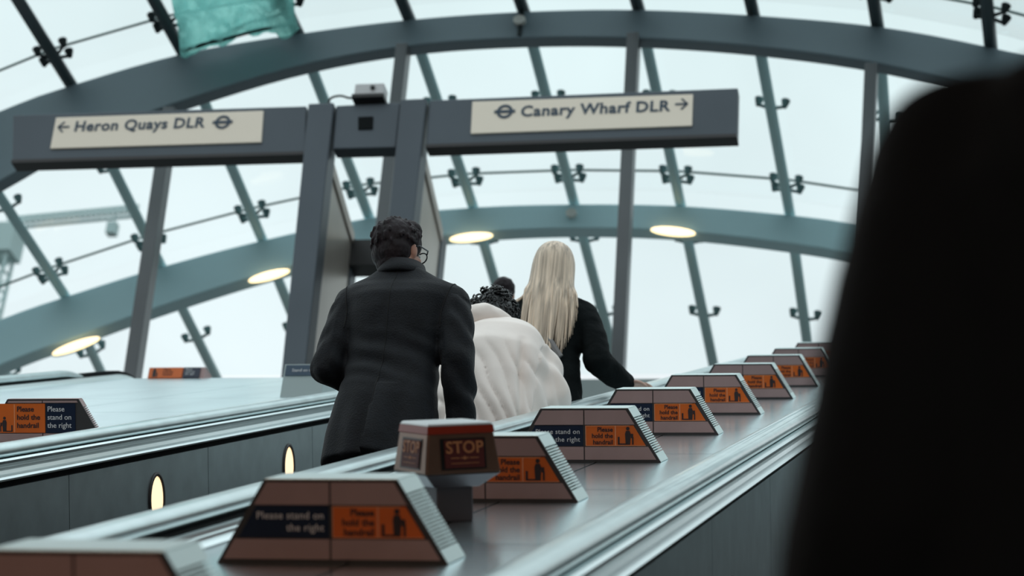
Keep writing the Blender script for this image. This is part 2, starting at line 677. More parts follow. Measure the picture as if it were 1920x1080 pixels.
XC = -1.45                                    # central deck
HL = 1.46
XL = -3.43 - HL                               # wide deck left of it
XRT = 1.05                                    # deck right of the near person
sA, vA = onX(293, 930, XL + HL + PANEL_U)
sB, vB = onX(541, 880, XL + HL + PANEL_U)
LAMP_V = (vA + vB) / 2
LL = [sA, sB] + [sB + (sB - sA) * k for k in range(1, 5)]
sC, vC = onX(1371, 1078, XC + HALF + PANEL_U)
LAMP_R = [sC] + [sC + 2.95 * k for k in (1, 2, 3)]
P_JOINT = onX(130, 950, XL + HL + PANEL_U)[0]
make_deck(XC, .9, 17.2, 1.6, 'central brushed steel escalator deck carrying the row of sign fins and the red stop box', .53,
          ('handrail the blonde woman grips', 'handrail beside the large black coat'), ((), LAMP_R))
make_deck(XL, 4.6, 15.8, 1.2, 'wide pale steel deck left of the suited man, with glowing oval lamps in its side', HL,
          ('dark handrail curling over its top end at far left', 'handrail above the glowing side lamps'), ((), LL), (-HL, 14.9, .15))
make_deck(XRT, .2, 17.2, 1.6, 'steel deck on the far side of the large black coat at right', .53,
          ('handrail hidden behind the large black coat', 'handrail furthest right'))

# steps of each lane
Y_TREAD = 7.58


def tread_z(y):
    return (math.floor((y - Y_TREAD) / .3464 + .5)) * .2 + Y_TREAD * .57735


def make_steps(x0, x1, y0, y1, label):
    k0 = math.floor((y0 - Y_TREAD) / .3464)
    k1 = math.floor((y1 - Y_TREAD) / .3464)
    bm = NB()
    for k in range(k0, k1 + 1):
        ya = Y_TREAD + (k - .5) * .3464
        z = Y_TREAD * .57735 + k * .2
        box(bm, x0, x1, ya, ya + .352, z - .42, z - .012)
        for j in range(14):
            xa = x0 + (x1 - x0) * j / 14
            box(bm, xa, xa + (x1 - x0) / 28, ya, ya + .346, z - .014, z)
    o = obj('escalator_steps', bm, M['step'])
    tag(o, label, 'escalator steps', 'escalator step runs')


make_steps(XL + HL + .06, XC - HALF - .06, 3.0, 15.1, 'ribbed dark escalator steps under the suited man and the blonde woman')
make_steps(XC + HALF + .06, XRT - HALF - .06, -2.0, 15.1, 'ribbed dark escalator steps under the large black coat')

# ------------------------------------------------------------------ sign fins on the decks
FW, FT, FH, FD = .254, .146, .178, .165       # half widths at foot and top, height, depth


def fx(z):
    return FW + (FT - FW) * z / FH


def make_fin(flip=False):
    FD = .045 if flip else .165
    root = empty('deck_sign', (0, 0, 0), (pi / 6, 0, 0))
    bm = NB()
    q = .006
    prism(bm, [(-FW + .012, q, 0), (FW - .012, q, 0), (FT - .006, q, FH - .004), (-FT + .006, q, FH - .004)], (0, FD - 2 * q, 0))
    prism(bm, [(-FW - .004, .004, 0), (FW + .004, .004, 0), (FT + .003, .004, FH + .003), (-FT - .003, .004, FH + .003)], (0, .0055, 0))
    obj('sign_body', bm, M['finedge'], root)
    zb0, zb1 = (.056, .124) if not flip else (.050, .164)
    for z0, z1 in ((.010, zb0 - .003), (min(zb1 + .003, FH - .008), FH - .003)):
        bm = NB()
        for sgn in (-1, 1):
            pl = [(sgn * .0022, 0, z0), (sgn * (fx(z0) - .006), 0, z0), (sgn * (fx(z1) - .006), 0, z1), (sgn * .0022, 0, z1)]
            prism(bm, pl, (0, .008, 0))
        obj('front_panel', bm, M['fin'], root)
    # bands
    f = -1 if flip else 1

    def band(name, m, u0, u1, y=.002):
        # u0,u1 signed fractions: 0 centre, +-1 the slanted edge
        a0, a1 = u0 * (fx(zb0) - .012), u0 * (fx(zb1) - .012)
        b0, b1 = u1 * (fx(zb0) - .012), u1 * (fx(zb1) - .012)
        if abs(u0) < .99:
            a1 = a0
        if abs(u1) < .99:
            b1 = b0
        bm = NB()
        prism(bm, [(a0, y, zb0), (b0, y, zb0), (b1, y, zb1), (a1, y, zb1)], (0, .008, 0))
        return obj(name, bm, m, root)

    if not flip:
        nv = band('navy_plate', M['navy'], -1, -.018)
        nv['label'] = 'navy plate reading Please stand on the right'
        lettering('Please stand on\nthe right', .0228, (-.014, .0012, .0965), nv, M['signwhite'], 'RIGHT', line=1.15, spacing=1.06)
        og = band('orange_plate', M['orange'], .022, 1)
        og['label'] = 'orange plate reading Please hold the handrail'
        lettering('Please\nhold the\nhandrail', .0215, (.098, .0012, .1035), og, M['signdark'], 'RIGHT', line=.98, offset=.0004)
        px0 = .106
        dirn = 1
    else:
        def plate(name, x0, x1):
            bm = NB()
            box(bm, x0, x1, .001, .009, zb0, zb1)
            return obj(name, bm, M[name.split('_')[0]], root)
        nv = plate('navy_plate', .014, .136)
        nv['label'] = 'navy plate reading Please stand on the right'
        lettering('Please\nstand on\nthe right', .029, (.020, .0002, .133), nv, M['signwhite'], 'LEFT', line=1.1)
        og = plate('orange_plate', -.190, .010)
        og['label'] = 'orange plate reading Please hold the handrail'
        lettering('Please\nhold the\nhandrail', .029, (-.108, .0002, .133), og, M['signdark'], 'LEFT', line=1.1, offset=.0005)
        px0 = -.118
        dirn = -1
    # divider and border lines
    bm = NB()
    box(bm, px0 - .0015, px0 + .0015, .0006, .003, zb0 + .002, zb1 - .002)
    if not flip:
        e0 = fx(zb0) - .012
        box(bm, .022 * e0, e0, .0006, .003, zb0, zb0 + .0018)
        box(bm, .022 * e0, fx(zb1) - .024, .0006, .003, zb1 - .0018, zb1)
        box(bm, .022 * e0, .022 * e0 + .002, .0006, .003, zb0, zb1)
    obj('border_line', bm, M['orangeline'], og)
    # pictogram: person on a step with a hand on the rail
    bm = NB()
    cx = px0 + dirn * .042
    z = zb0 + .004

    def rect(x0, x1, z0, z1):
        box(bm, min(x0, x1), max(x0, x1), .0004, .003, z0, z1)
    n = 12
    prism(bm, [(cx + .006 * math.cos(2 * pi * k / n), .0004, zb0 + .0575 + .006 * math.sin(2 * pi * k / n)) for k in range(n)], (0, .003, 0))
    prism(bm, [(cx - .0075, .0004, z), (cx + .0075, .0004, z), (cx + .0095, .0004, zb0 + .040), (cx + .006, .0004, zb0 + .050), (cx - .006, .0004, zb0 + .050), (cx - .0095, .0004, zb0 + .040)], (0, .003, 0))
    rect(cx + dirn * .010, cx + dirn * .018, zb0 + .026, zb0 + .040)
    rect(cx + dirn * .014, cx + dirn * .019, z, zb0 + .030)
    rect(cx - dirn * .034, cx - dirn * .028, z, zb0 + .030)
    rect(cx - dirn * .034, cx, z, z + .004)
    obj('pictogram', bm, M['signdark'], og)
    # ribbed plates over the two slants, smooth cap on top
    L = math.hypot(FW - FT, FH)
    for sg in (-1, 1):
        p0 = Vector((sg * FW, 0, 0)); p1 = Vector((sg * FT, 0, FH))
        t = (p1 - p0).normalized()
        nn = Vector((t.z, 0, -t.x)) * (1 if sg > 0 else 1)
        if nn.x * sg < 0:
            nn = -nn
        prof = [(0, -.016), (0, .004), (.030, .004)]
        k0, k1, nr = .034, L - .030, 17
        for i in range(nr):
            a = k0 + (k1 - k0) * i / nr
            d = (k1 - k0) / nr
            prof += [(a, .004), (a + d * .06, -.010), (a + d * .44, -.010), (a + d * .52, .004), (a + d * .99, .004)]
        prof += [(L, .004), (L, -.016)]
        bm = NB()
        prism(bm, [p0 + t * a + nn * b + Vector((0, .009, 0)) for a, b in prof], (0, FD - .009, 0))
        obj('ribbed_end', bm, M['fin'] if flip else M['rib'], root)
    bm = NB()
    box(bm, -FT - .002, FT + .002, .006, FD, FH - .004, FH + .005)
    obj('top_cap', bm, M['fin'] if flip else M['rib'], root, bevel=.002)
    return root


GRP = 'trapezoid sign fins on the central deck'
proto = make_fin()
LAB = ['sign fin cut off by the bottom edge of the frame, only its top showing',
       'nearest whole sign fin, standing in front of the stop box',
       'sign fin directly behind the stop box, mostly its orange plate showing',
       'sign fin next up the deck from the one behind the stop box',
       'second sign fin up the deck after the one behind the stop box',
       'third sign fin up the deck after the one behind the stop box',
       'fourth sign fin up the deck after the one behind the stop box',
       'fifth sign fin up the deck, its ribbed side meeting the black coat',
       'sign fin near the deck top, half behind the black coat',
       'small grey sign fin last on the deck at the crest']
for k in range(-1, 9):
    s = S_STATION + STEP * k
    if k == -1:
        s = 3.54
    o = proto if k == -1 else dup(proto)
    o.location = D(-1.488, s, 0)
    tag(o, LAB[k + 1], 'sign', GRP)
left_fin = make_fin(True)
s_, v_ = onX(145, 755, -3.66)
left_fin.location = D(-3.66 - FT, s_, 0)
tag(left_fin, 'sign fin on the left deck with orange then navy plate', 'sign')

# low sign on the furthest left deck
q0 = onX(328, 708, -5.7)
q0 = P(272, 712, 16.6); q1 = P(384, 709, 16.6)
root = empty('low_sign', (q0 + q1) / 2 - Vector((0, 0, .02)))
w = (q1 - q0).length / 2
bm = NB(); box(bm, -w, w, .01, .14, -.06, .115)
obj('sign_body', bm, M['fin'], root)
bm = NB(); box(bm, -w + .006, w * .22, 0, .012, .03, .11)
og = obj('orange_plate', bm, M['orange'], root)
lettering('Please\nhold the\nhandrail', .022, (-w + .11, -.001, .088), og, M['signdark'], 'LEFT', line=.9)
bm = NB(); box(bm, -w + .035, -w + .06, -.002, .002, .036, .09); ball(bm, (-w + .047, 0, .097), .008, 1); box(bm, -w + .065, -w + .072, -.002, .002, .036, .07)
obj('pictogram', bm, M['signdark'], og)
bm = NB(); box(bm, w * .26, w - .035, 0, .012, .03, .11)
nv = obj('navy_plate', bm, M['navy'], root)
lettering('Please\nstand on\nthe right', .020, (w * .32, -.001, .088), nv, M['signwhite'], 'LEFT', line=.9)
tag(root, 'low orange and navy sign on the far left landing, beside the leaning mullion foot', 'sign')

# grey pedestal with a small plate at the head of the left deck
q0 = P(527, 728, 13.4); q1 = P(592, 726, 13.4)
wd = (q1 - q0).length
root = empty('sign_pedestal', (q0 + q1) / 2 + Vector((wd * .1, 0, -.35)))
bm = NB(); box(bm, -wd * .62, wd * .62, 0, .25, -.2, .5)
obj('pedestal_body', bm, M['sill'], root, bevel=.004)
bm = NB(); box(bm, -wd * .56, wd * .58, -.006, .004, .425, .49)
pl = obj('name_plate', bm, M['ink'], root)
lettering('Stand on the right', .026, (-wd * .36, -.008, .448), pl, M['signwhite'], 'LEFT')
tag(root, 'grey pedestal with a small dark plate behind the suited man', 'sign pedestal')

# ------------------------------------------------------------------ emergency stop box
r_ = ray(856, 980)
p_ = r_ * (-H / r_.dot(Nw))
root = empty('emergency_stop_box', CAM + p_ - Xw * .038 + Ew * .06, (pi / 6, 0, 0))
root.rotation_euler = (Matrix((Xw, Ew, Nw)).transposed() @ Matrix.Rotation(math.radians(38), 3, 'Z')).to_euler()
tag(root, 'red and metal emergency stop box on a short column between two sign fins', 'stop button box')
bm = NB(); box(bm, -.050, .050, -.050, .050, 0, .10)
obj('column', bm, M['stopcol'], root, bevel=.004)


def frustum(bm, h0, h1, z0, z1):
    hexa(bm, [(-h0, -h0, z0), (h0, -h0, z0), (h0, h0, z0), (-h0, h0, z0)], [(-h1, -h1, z1), (h1, -h1, z1), (h1, h1, z1), (-h1, h1, z1)])


HB, HT, ZA, ZB = .104, .091, .124, .226
bm = NB()
frustum(bm, .062, HB, .088, ZA)
obj('lower_collar', bm, M['stopcol'], root, bevel=.003)
bm = NB()
frustum(bm, HB, HT, ZA, ZB)
case = obj('case', bm, M['stopcase'], root, bevel=.005)
bm = NB()
frustum(bm, HT + .002, HT - .001, ZB - .002, ZB + .018)
bo = obj('red_band', bm, M['stopband'], root, bevel=.002)
bm = NB()
frustum(bm, HT, HT - .006, ZB + .018, ZB + .026)
obj('top_plate', bm, M['stoptop'], root, bevel=.003)
slope = math.atan2(HB - HT, ZB - ZA)
for q in range(4):
    rz = Matrix.Rotation(q * pi / 2, 4, 'Z')
    T = rz @ Matrix.Translation((0, -(HB + HT) / 2, (ZA + ZB) / 2)) @ Matrix.Rotation(-slope, 4, 'X')
    bm = NB(); box(bm, -.060, .064, -.0015, .006, -.040, .038)
    bm.transform(T)
    fo = obj('dark_frame', bm, M['black'], root)
    bm = NB(); box(bm, -.050, .058, -.0035, .002, -.036, .034)
    bm.transform(T)
    po = obj('stop_plate', bm, M['stopred'], root)
    po['label'] = 'dark red plate reading STOP'
    me = text_mesh('STOP', .042, 'CENTER', 1.04, .0008)
    me.transform(T @ Matrix.Translation((.005, -.004, .001)) @ FRONT.to_4x4())
    obj('lettering', me, M['stoptext'], po)
    bm = NB()
    box(bm, -.034, -.010, -.0045, -.002, -.0125, -.0105)
    box(bm, .018, .042, -.0045, -.002, -.0125, -.0105)
    box(bm, -.034, .042, -.0045, -.002, -.0255, -.024)
    for xx, rr in ((-.004, .002), (.004, .0045), (.012, .002)):
        prism(bm, [(xx + rr * math.cos(k * pi / 4), -.0045, -.0115 + rr * math.sin(k * pi / 4)) for k in range(8)], (0, .003, 0))
    bm.transform(T)
    obj('printed_mark', bm, M['stoptext'], po)


# ------------------------------------------------------------------ canopy arches
def make_arch(name, Y, top, bot, depth, m, label):
    a = catmull([onY(x, y, Y) for x, y in top], 8)
    b = catmull([onY(x, y, Y) for x, y in bot], 8)
    org = a[len(a) // 2].copy()

    def at_x(c, x):
        for p, q in zip(c, c[1:]):
            if p.x <= x <= q.x:
                f = (x - p.x) / (q.x - p.x)
                return p.lerp(q, f)
        return c[0] if x < c[0].x else c[-1]
    bm = NB()
    rows = []
    x0, x1 = max(a[0].x, b[0].x), min(a[-1].x, b[-1].x)
    n = 64
    for i in range(n + 1):
        x = x0 + (x1 - x0) * i / n
        p, q = at_x(a, x) - org, at_x(b, x) - org
        dy = Vector((0, depth, 0))
        rows.append([bm.verts.new(v) for v in (p, q, q + dy, p + dy)])
    for r0, r1 in zip(rows, rows[1:]):
        for k in range(4):
            bm.faces.new((r0[k], r0[(k + 1) % 4], r1[(k + 1) % 4], r1[k]))
    bm.faces.new(rows[0][::-1]); bm.faces.new(rows[-1])
    o = obj(name, bm, m, None, False, .02)
    o.location = org
    tag(o, label, 'canopy arch')
    return o, a, b


A1T = [(-700, 560), (-330, 350), (0, 207), (130, 160), (340, 100), (560, 62), (765, 36), (975, 21), (1190, 17), (1420, 28), (1650, 49), (1860, 88), (2060, 140), (2300, 225)]
A1B = [(-700, 790), (-330, 525), (0, 340), (130, 268), (340, 190), (560, 124), (765, 87), (975, 72), (1190, 72), (1420, 88), (1650, 120), (1860, 172), (2060, 240), (2300, 345)]
A2T = [(-500, 835), (-250, 700), (0, 598), (120, 556), (300, 500), (490, 450), (690, 408), (885, 388), (1075, 382), (1275, 385), (1480, 402), (1610, 420), (1800, 460), (2000, 515)]
A2B = [(-500, 935), (-250, 795), (0, 685), (120, 640), (300, 575), (490, 515), (690, 463), (885, 437), (1075, 428), (1275, 434), (1480, 457), (1610, 480), (1800, 530), (2000, 600)]
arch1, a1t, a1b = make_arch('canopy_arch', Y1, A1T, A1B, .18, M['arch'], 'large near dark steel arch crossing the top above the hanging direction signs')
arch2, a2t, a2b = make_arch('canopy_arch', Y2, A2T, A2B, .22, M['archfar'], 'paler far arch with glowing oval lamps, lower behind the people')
for ar, (px, py), Y in ((arch1, (975, 41), Y1), (arch2, (1072, 402), Y2)):
    p = onY(px, py, Y) - ar.location
    bm = NB()
    n = 20
    for rr, y0, y1 in ((.065, -.05, 0),):
        prism(bm, [(p.x + rr * math.cos(2 * pi * k / n), y0, p.z + .85 * rr * math.sin(2 * pi * k / n)) for k in range(n)], (0, y1 - y0, 0))
    obj('round_disc', bm, M['disc'], ar)
p = onY(975, 58, Y1) - arch1.location
bm = NB(); box(bm, p.x - .02, p.x + .02, -.02, 0, p.z - .06, p.z + .3)
obj('cable_cover', bm, M['bracket'], arch1)

# oval lamps on the far arch
LS = [((98, 664), (187, 633), 'oval glowing lamp on the far arch, lowest at far left'),
      ((466, 527), (543, 507), 'oval glowing lamp on the far arch, left of the suited man'),
      ((843, 449), (924, 441), 'oval glowing lamp on the far arch, right of the suited man'),
      ((1220, 430), (1304, 438), 'oval glowing lamp on the far arch, right of the tall central mullion')]
for a, b, lab in LS:
    p, q = onY(*a, Y2 - .03), onY(*b, Y2 - .03)
    c = (p + q) / 2
    u = (q - p).normalized()
    L = (q - p).length / 2
    root = empty('arch_lamp', c)
    tag(root, lab, 'lamp', 'oval lamps on the far arch')
    w_ = Vector((0, 1, 0)); nn = u.cross(w_)
    rot = Matrix((u, w_, nn)).transposed()
    bm = NB(); ball(bm, (0, 0, 0), (L, .05, .055), 3, rot)
    obj('lens', bm, M['warm'], root, True)
    bm = NB(); tube(bm, [u * (L * 1.02) * math.cos(t) + nn * .058 * math.sin(t) + w_ * .02 for t in [2 * pi * k / 32 for k in range(33)]], .012, 6)
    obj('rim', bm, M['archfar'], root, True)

# ------------------------------------------------------------------ purlins, brackets and glass
PA = [(-295, 332), (-85, 245), (130, 157), (340, 97), (555, 58), (765, 33), (980, 18), (1196, 14), (1412, 25), (1645, 46), (1858, 86), (2080, 146)]
PB = [(-60, 622), (120, 555), (300, 498), (490, 449), (690, 405), (885, 385), (1075, 379), (1275, 382), (1480, 399), (1675, 430), (1870, 478), (2060, 532)]
PC = [(60, 760), (205, 730), (412, 720), (600, 720), (805, 720), (985, 720), (1165, 720), (1345, 720), (1524, 720), (1700, 740), (1880, 760), (2050, 790)]
up = Vector((0, 0, 1))
pA = [onY(x, y, Y1 + .05) + up * .02 for x, y in PA]
pB = [onY(x, y, Y2 + .05) + up * .02 for x, y in PB]
pC = [onY(x, y, Y3) for x, y in PC]
p0 = [p + Vector((-.02 * (i - 5), -3.4, -.12)) for i, p in enumerate(pA)]
ORD = ['first', 'second', 'third', 'fourth', 'fifth', 'sixth', 'seventh', 'eighth', 'ninth', 'tenth', 'eleventh', 'twelfth']


def knobs(two):
    bm = NB()
    for sx_ in (-1, 1):
        for dy in ((-.095, .095) if two else (0,)):
            e = Vector((sx_ * .145, dy, .06))
            tube(bm, [(sx_ * .03, dy * .2, .01), (sx_ * .12, dy * .8, .03), e], [.022, .018, .016], 6)
            tube(bm, [e + Vector((0, 0, -.035)), e, e + Vector((0, 0, .05)), e + Vector((0, 0, .06))], [.025, .036, .05, .05], 10)
    me = bpy.data.meshes.new('glass_bracket')
    bm.to_mesh(me); bm.free()
    return me


def with_mat(me, m):
    c = me.copy()
    c.materials.clear()
    c.materials.append(m)
    return c


k4, k2 = knobs(True), knobs(False)
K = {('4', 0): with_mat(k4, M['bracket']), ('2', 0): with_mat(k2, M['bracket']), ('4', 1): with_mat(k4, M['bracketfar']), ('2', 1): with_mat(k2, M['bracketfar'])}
OUT = .13                                     # glass plane above the purlin axis
WN = 0
npur = len(pA)


def upvec(i, row):
    q = row[min(i + 1, npur - 1)] - row[max(i - 1, 0)]
    a = math.atan2(q.z, q.x)
    return a, Vector((-math.sin(a), 0, math.cos(a)))


for i in range(npur):
    near = [p0[i], pA[i] + Vector((0, .1, 0))]
    far = [pA[i] + Vector((0, .1, 0)), pB[i], pC[i]]
    org = pA[i].copy()
    bm = NB()
    tube(bm, [p - org for p in near], .068, 14)
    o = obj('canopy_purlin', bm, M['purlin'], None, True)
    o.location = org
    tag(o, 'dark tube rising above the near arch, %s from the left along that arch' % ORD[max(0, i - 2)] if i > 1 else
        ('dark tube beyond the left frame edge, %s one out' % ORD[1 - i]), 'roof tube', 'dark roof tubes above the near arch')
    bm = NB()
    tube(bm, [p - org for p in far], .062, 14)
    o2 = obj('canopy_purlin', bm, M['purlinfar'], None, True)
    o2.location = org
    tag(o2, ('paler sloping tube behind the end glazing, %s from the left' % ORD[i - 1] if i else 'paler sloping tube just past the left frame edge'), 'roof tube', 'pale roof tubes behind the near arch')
    ang, nv_ = upvec(i, pA)

    def br(kind, pos, far_, par):
        b = bpy.data.objects.new('glass_bracket', K[(kind, far_)])
        COL.objects.link(b)
        b.parent = par
        b.location = pos - org
        b.rotation_euler = (0, -ang, 0)
    br('4', pA[i].lerp(p0[i], .14), 0, o)
    br('2', pA[i].lerp(p0[i], .62), 0, o)
    for t in (.08, .46):
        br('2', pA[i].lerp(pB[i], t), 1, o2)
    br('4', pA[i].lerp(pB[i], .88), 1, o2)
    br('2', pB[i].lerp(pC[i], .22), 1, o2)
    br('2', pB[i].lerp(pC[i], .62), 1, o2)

for i in range(npur - 1):
    def q(row, j):
        return row[j] + upvec(j, pA)[1] * OUT
    J1 = [pA[j].lerp(p0[j], .14) + upvec(j, pA)[1] * OUT for j in (i, i + 1)]
    J2 = [pA[j].lerp(pB[j], .88) + upvec(j, pA)[1] * OUT for j in (i, i + 1)]
    rows = [([q(p0, i), q(p0, i + 1)], J1), (J1, [q(pA, i), q(pA, i + 1)]), ([q(pA, i), q(pA, i + 1)], J2), (J2, [q(pB, i), q(pB, i + 1)]), ([q(pB, i), q(pB, i + 1)], [q(pC, i), q(pC, i + 1)])]
    for ri, (e0, e1) in enumerate(((rows[0][0], J1), (J1, J2, [q(pA, i), q(pA, i + 1)]), (J2, [q(pC, i), q(pC, i + 1)], [q(pB, i), q(pB, i + 1)])) if False else ((rows[0][0], J1), (J1, J2), (J2, [q(pC, i), q(pC, i + 1)]))):
        mids = {0: [], 1: [[q(pA, i), q(pA, i + 1)]], 2: [[q(pB, i), q(pB, i + 1)]]}[ri]
        seq = [e0] + mids + [e1]
        bm = NB()
        th = up * .015
        inset = (e0[1] - e0[0]).normalized() * .008
        rws = []
        for L_, R_ in seq:
            l, r = L_ + inset, R_ - inset
            rws.append([bm.verts.new(v) for v in (l, r, r + th, l + th)])
        for a, b in zip(rws, rws[1:]):
            for k in range(4):
                bm.faces.new((a[k], a[(k + 1) % 4], b[(k + 1) % 4], b[k]))
        bm.faces.new(rws[0][::-1]); bm.faces.new(rws[-1])
        WN += 1
        w_o = struct('window_%d' % WN, bm, M['glass'])
        if ri < 2:
            bm = NB()
            tube(bm, [e1[0], e1[1]], .014, 6)
            obj('glazing_joint', bm, M['joint'], w_o)

# ------------------------------------------------------------------ end glazing mullions
for (xt, yt, xb, yb, wd, lab) in ((322, 215, 250, 706, .135, 'tall leaning glazing mullion behind the left direction sign'),
                                  (757, 96, 690, 700, .125, 'tall mullion passing behind the sign gantry post and the camera box'),
                                  (1189, 76, 1160, 694, .125, 'tall mullion behind the right direction sign, ending above the gripping hand'),
                                  (1634, 134, 1612, 660, .125, 'tall mullion at right, meeting the shoulder of the black coat')):
    t, b = onY(xt, yt, Y1), onY(xb, yb, Y1)
    zs = za + (zb - za) * (b.x + 13) / 22 - .12
    b2 = b + (b - t) * ((b.z - zs) / (t.z - b.z))
    t = t + (t - b).normalized() * .03
    bm = NB()
    h = wd / 2
    ys = (-.11, .07)
    hexa(bm, [b2 - t + Vector((x, y, 0)) for x, y in ((-h, ys[0]), (h, ys[0]), (h, ys[1]), (-h, ys[1]))], [Vector((x, y, 0)) for x, y in ((-h, ys[0]), (h, ys[0]), (h, ys[1]), (-h, ys[1]))])
    o = obj('glazing_mullion', bm, M['mullion'], None, False, .008)
    o.location = t
    tag(o, lab, 'mullion', 'upright mullions under the near arch')

# ------------------------------------------------------------------ sign gantry
YP = 17.45


def gp(x, y, dy=0.0):
    return onY(x, y, YP) + Vector((0, dy, 0))


gorg = Vector((gp(685, 240).x, YP, FLZ))
gan = empty('sign_gantry', gorg)
tag(gan, 'grey twin post gantry carrying the two direction signs behind the suited man', 'sign gantry')


def quad_box(name, px, depth, m, dy=0.0, parent=gan, bevel=.012):
    f = [gp(x, y, dy) - gorg for x, y in px]
    bm = NB()
    hexa(bm, f, [v + Vector((0, depth, 0)) for v in f])
    return obj(name, bm, m, parent, False, bevel)


def down(top, bot):
    """continue the line top->bot (pixels) to the landing"""
    t, b = gp(*top), gp(*bot)
    return b + (b - t) * ((b.z - FLZ) / (t.z - b.z)) - gorg


def post(name, l, r, lb, rb, depth, m, dy=0.0):
    f = [gp(*l) - gorg, gp(*r) - gorg, down(r, rb), down(l, lb)]
    f = [v + Vector((0, dy, 0)) for v in f]
    bm = NB()
    hexa(bm, f, [v + Vector((0, depth, 0)) for v in f])
    return obj(name, bm, m, gan, False, .012)


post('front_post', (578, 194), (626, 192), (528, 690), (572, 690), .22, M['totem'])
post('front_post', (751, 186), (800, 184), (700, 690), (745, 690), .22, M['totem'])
# arms
quad_box('sign_arm', [(22, 212), (573, 195), (571, 284), (20, 300)], .13, M['totem'], .03)
quad_box('sign_arm', [(803, 184), (1383, 161), (1381, 252), (797, 272)], .13, M['totem'], .03)
quad_box('middle_box', [(628, 193), (749, 187), (740, 272), (621, 275)], .16, M['totem'], .04)
quad_box('sensor_window', [(670, 216), (698, 215), (697, 238), (670, 239)], .02, M['groove'], .028, bevel=0)
quad_box('lower_lip', [(20, 297), (571, 281), (571, 287), (19, 303)], .15, M['finedge'], .02, bevel=0)
quad_box('lower_lip', [(797, 268), (1381, 248), (1381, 254), (797, 274)], .15, M['finedge'], .02, bevel=0)
# rear frame and side walls running back from the front posts
DEP, DX = 1.5, -.13
for (l, r, lb, rb) in (((590, 196), (626, 194), (540, 690), (572, 690)), ((763, 188), (800, 186), (712, 690), (745, 690))):
    dn = Vector((0, 0, .50))
    f = [gp(*l) - gorg - dn, gp(*r) - gorg - dn, down(r, rb), down(l, lb)]
    bm = NB()
    f = [v + Vector((DX, DEP, 0)) for v in f]
    hexa(bm, f, [v + Vector((0, .2, 0)) for v in f])
    obj('rear_post', bm, M['totem'], gan, False, .012)
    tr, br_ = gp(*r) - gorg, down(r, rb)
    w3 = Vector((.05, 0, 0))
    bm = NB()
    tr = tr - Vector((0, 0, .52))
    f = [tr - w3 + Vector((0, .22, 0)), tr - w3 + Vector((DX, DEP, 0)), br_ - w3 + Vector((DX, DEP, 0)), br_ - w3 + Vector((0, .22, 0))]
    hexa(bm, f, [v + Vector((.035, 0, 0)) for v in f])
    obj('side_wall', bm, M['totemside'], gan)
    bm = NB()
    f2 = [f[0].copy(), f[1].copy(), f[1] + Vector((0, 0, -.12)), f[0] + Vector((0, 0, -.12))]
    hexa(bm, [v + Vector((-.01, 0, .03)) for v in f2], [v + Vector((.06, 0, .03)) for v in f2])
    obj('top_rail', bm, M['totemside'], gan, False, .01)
a_, b_ = gp(610, 210, DEP) - gorg - Vector((0, 0, .52)), gp(780, 202, DEP) - gorg - Vector((0, 0, .52))
bm = NB(); box(bm, a_.x + DX, b_.x + DX, DEP - .03, DEP + .2, a_.z - .24, a_.z + .04)
obj('rear_crossbeam', bm, M['finedge'], gan)


def sign_board(px, name, txt, size, tloc, rd, arrow, lab):
    so = quad_box(name, px, .02, M['cream'], .012, bevel=.004)
    so['label'] = lab
    a, b = gp(*px[3]), gp(*px[2])
    ang = math.atan2((b - a).z, (b - a).x)
    rot = Matrix.Rotation(-ang, 4, 'Y')
    p = gp(*tloc) - gorg + Vector((0, .008, 0))
    lettering(txt, size, p, so, M['ink'], 'LEFT', rot, spacing=1.07, offset=.004)
    c = gp(*rd) - gorg + Vector((0, .006, 0))
    T = Matrix.Translation(c) @ rot
    bm = NB()
    n = 32
    r0, r1 = .048, .074
    ri = []
    for rr in (r0, r1):
        for y in (0, .004):
            ri.append([bm.verts.new((rr * math.cos(2 * pi * k / n), y, rr * math.sin(2 * pi * k / n))) for k in range(n)])
    for x_, y_ in ((0, 1), (1, 3), (3, 2), (2, 0)):
        for k in range(n):
            bm.faces.new((ri[x_][k], ri[x_][(k + 1) % n], ri[y_][(k + 1) % n], ri[y_][k]))
    box(bm, -.096, .096, -.002, .004, -.014, .014)
    bm.transform(T)
    obj('roundel', bm, M['ink'], so)
    (ax, ay), dr = arrow
    c = gp(ax, ay) - gorg + Vector((0, .006, 0))
    bm = NB()
    box(bm, -.055, .055, 0, .004, -.009, .009)
    for s_ in (-1, 1):
        prism(bm, [(dr * .064, 0, 0), (dr * .046, 0, 0), (dr * -.006, 0, s_ * .054), (dr * .012, 0, s_ * .058)][::s_], (0, .004, 0))
    bm.transform(Matrix.Translation(c) @ rot)
    obj('arrow', bm, M['ink'], so)


sign_board([(104, 219), (493, 206), (489, 265), (93, 277)], 'sign_board', 'Heron Quays DLR', .158, (137, 245), (417, 228), ((119, 237), -1), 'cream board reading Heron Quays DLR with left arrow')
sign_board([(885, 189), (1299, 175), (1297, 234), (882, 249)], 'sign_board', 'Canary Wharf DLR', .160, (975, 217), (946, 208), ((1277, 194), 1), 'cream board reading Canary Wharf DLR with right arrow')

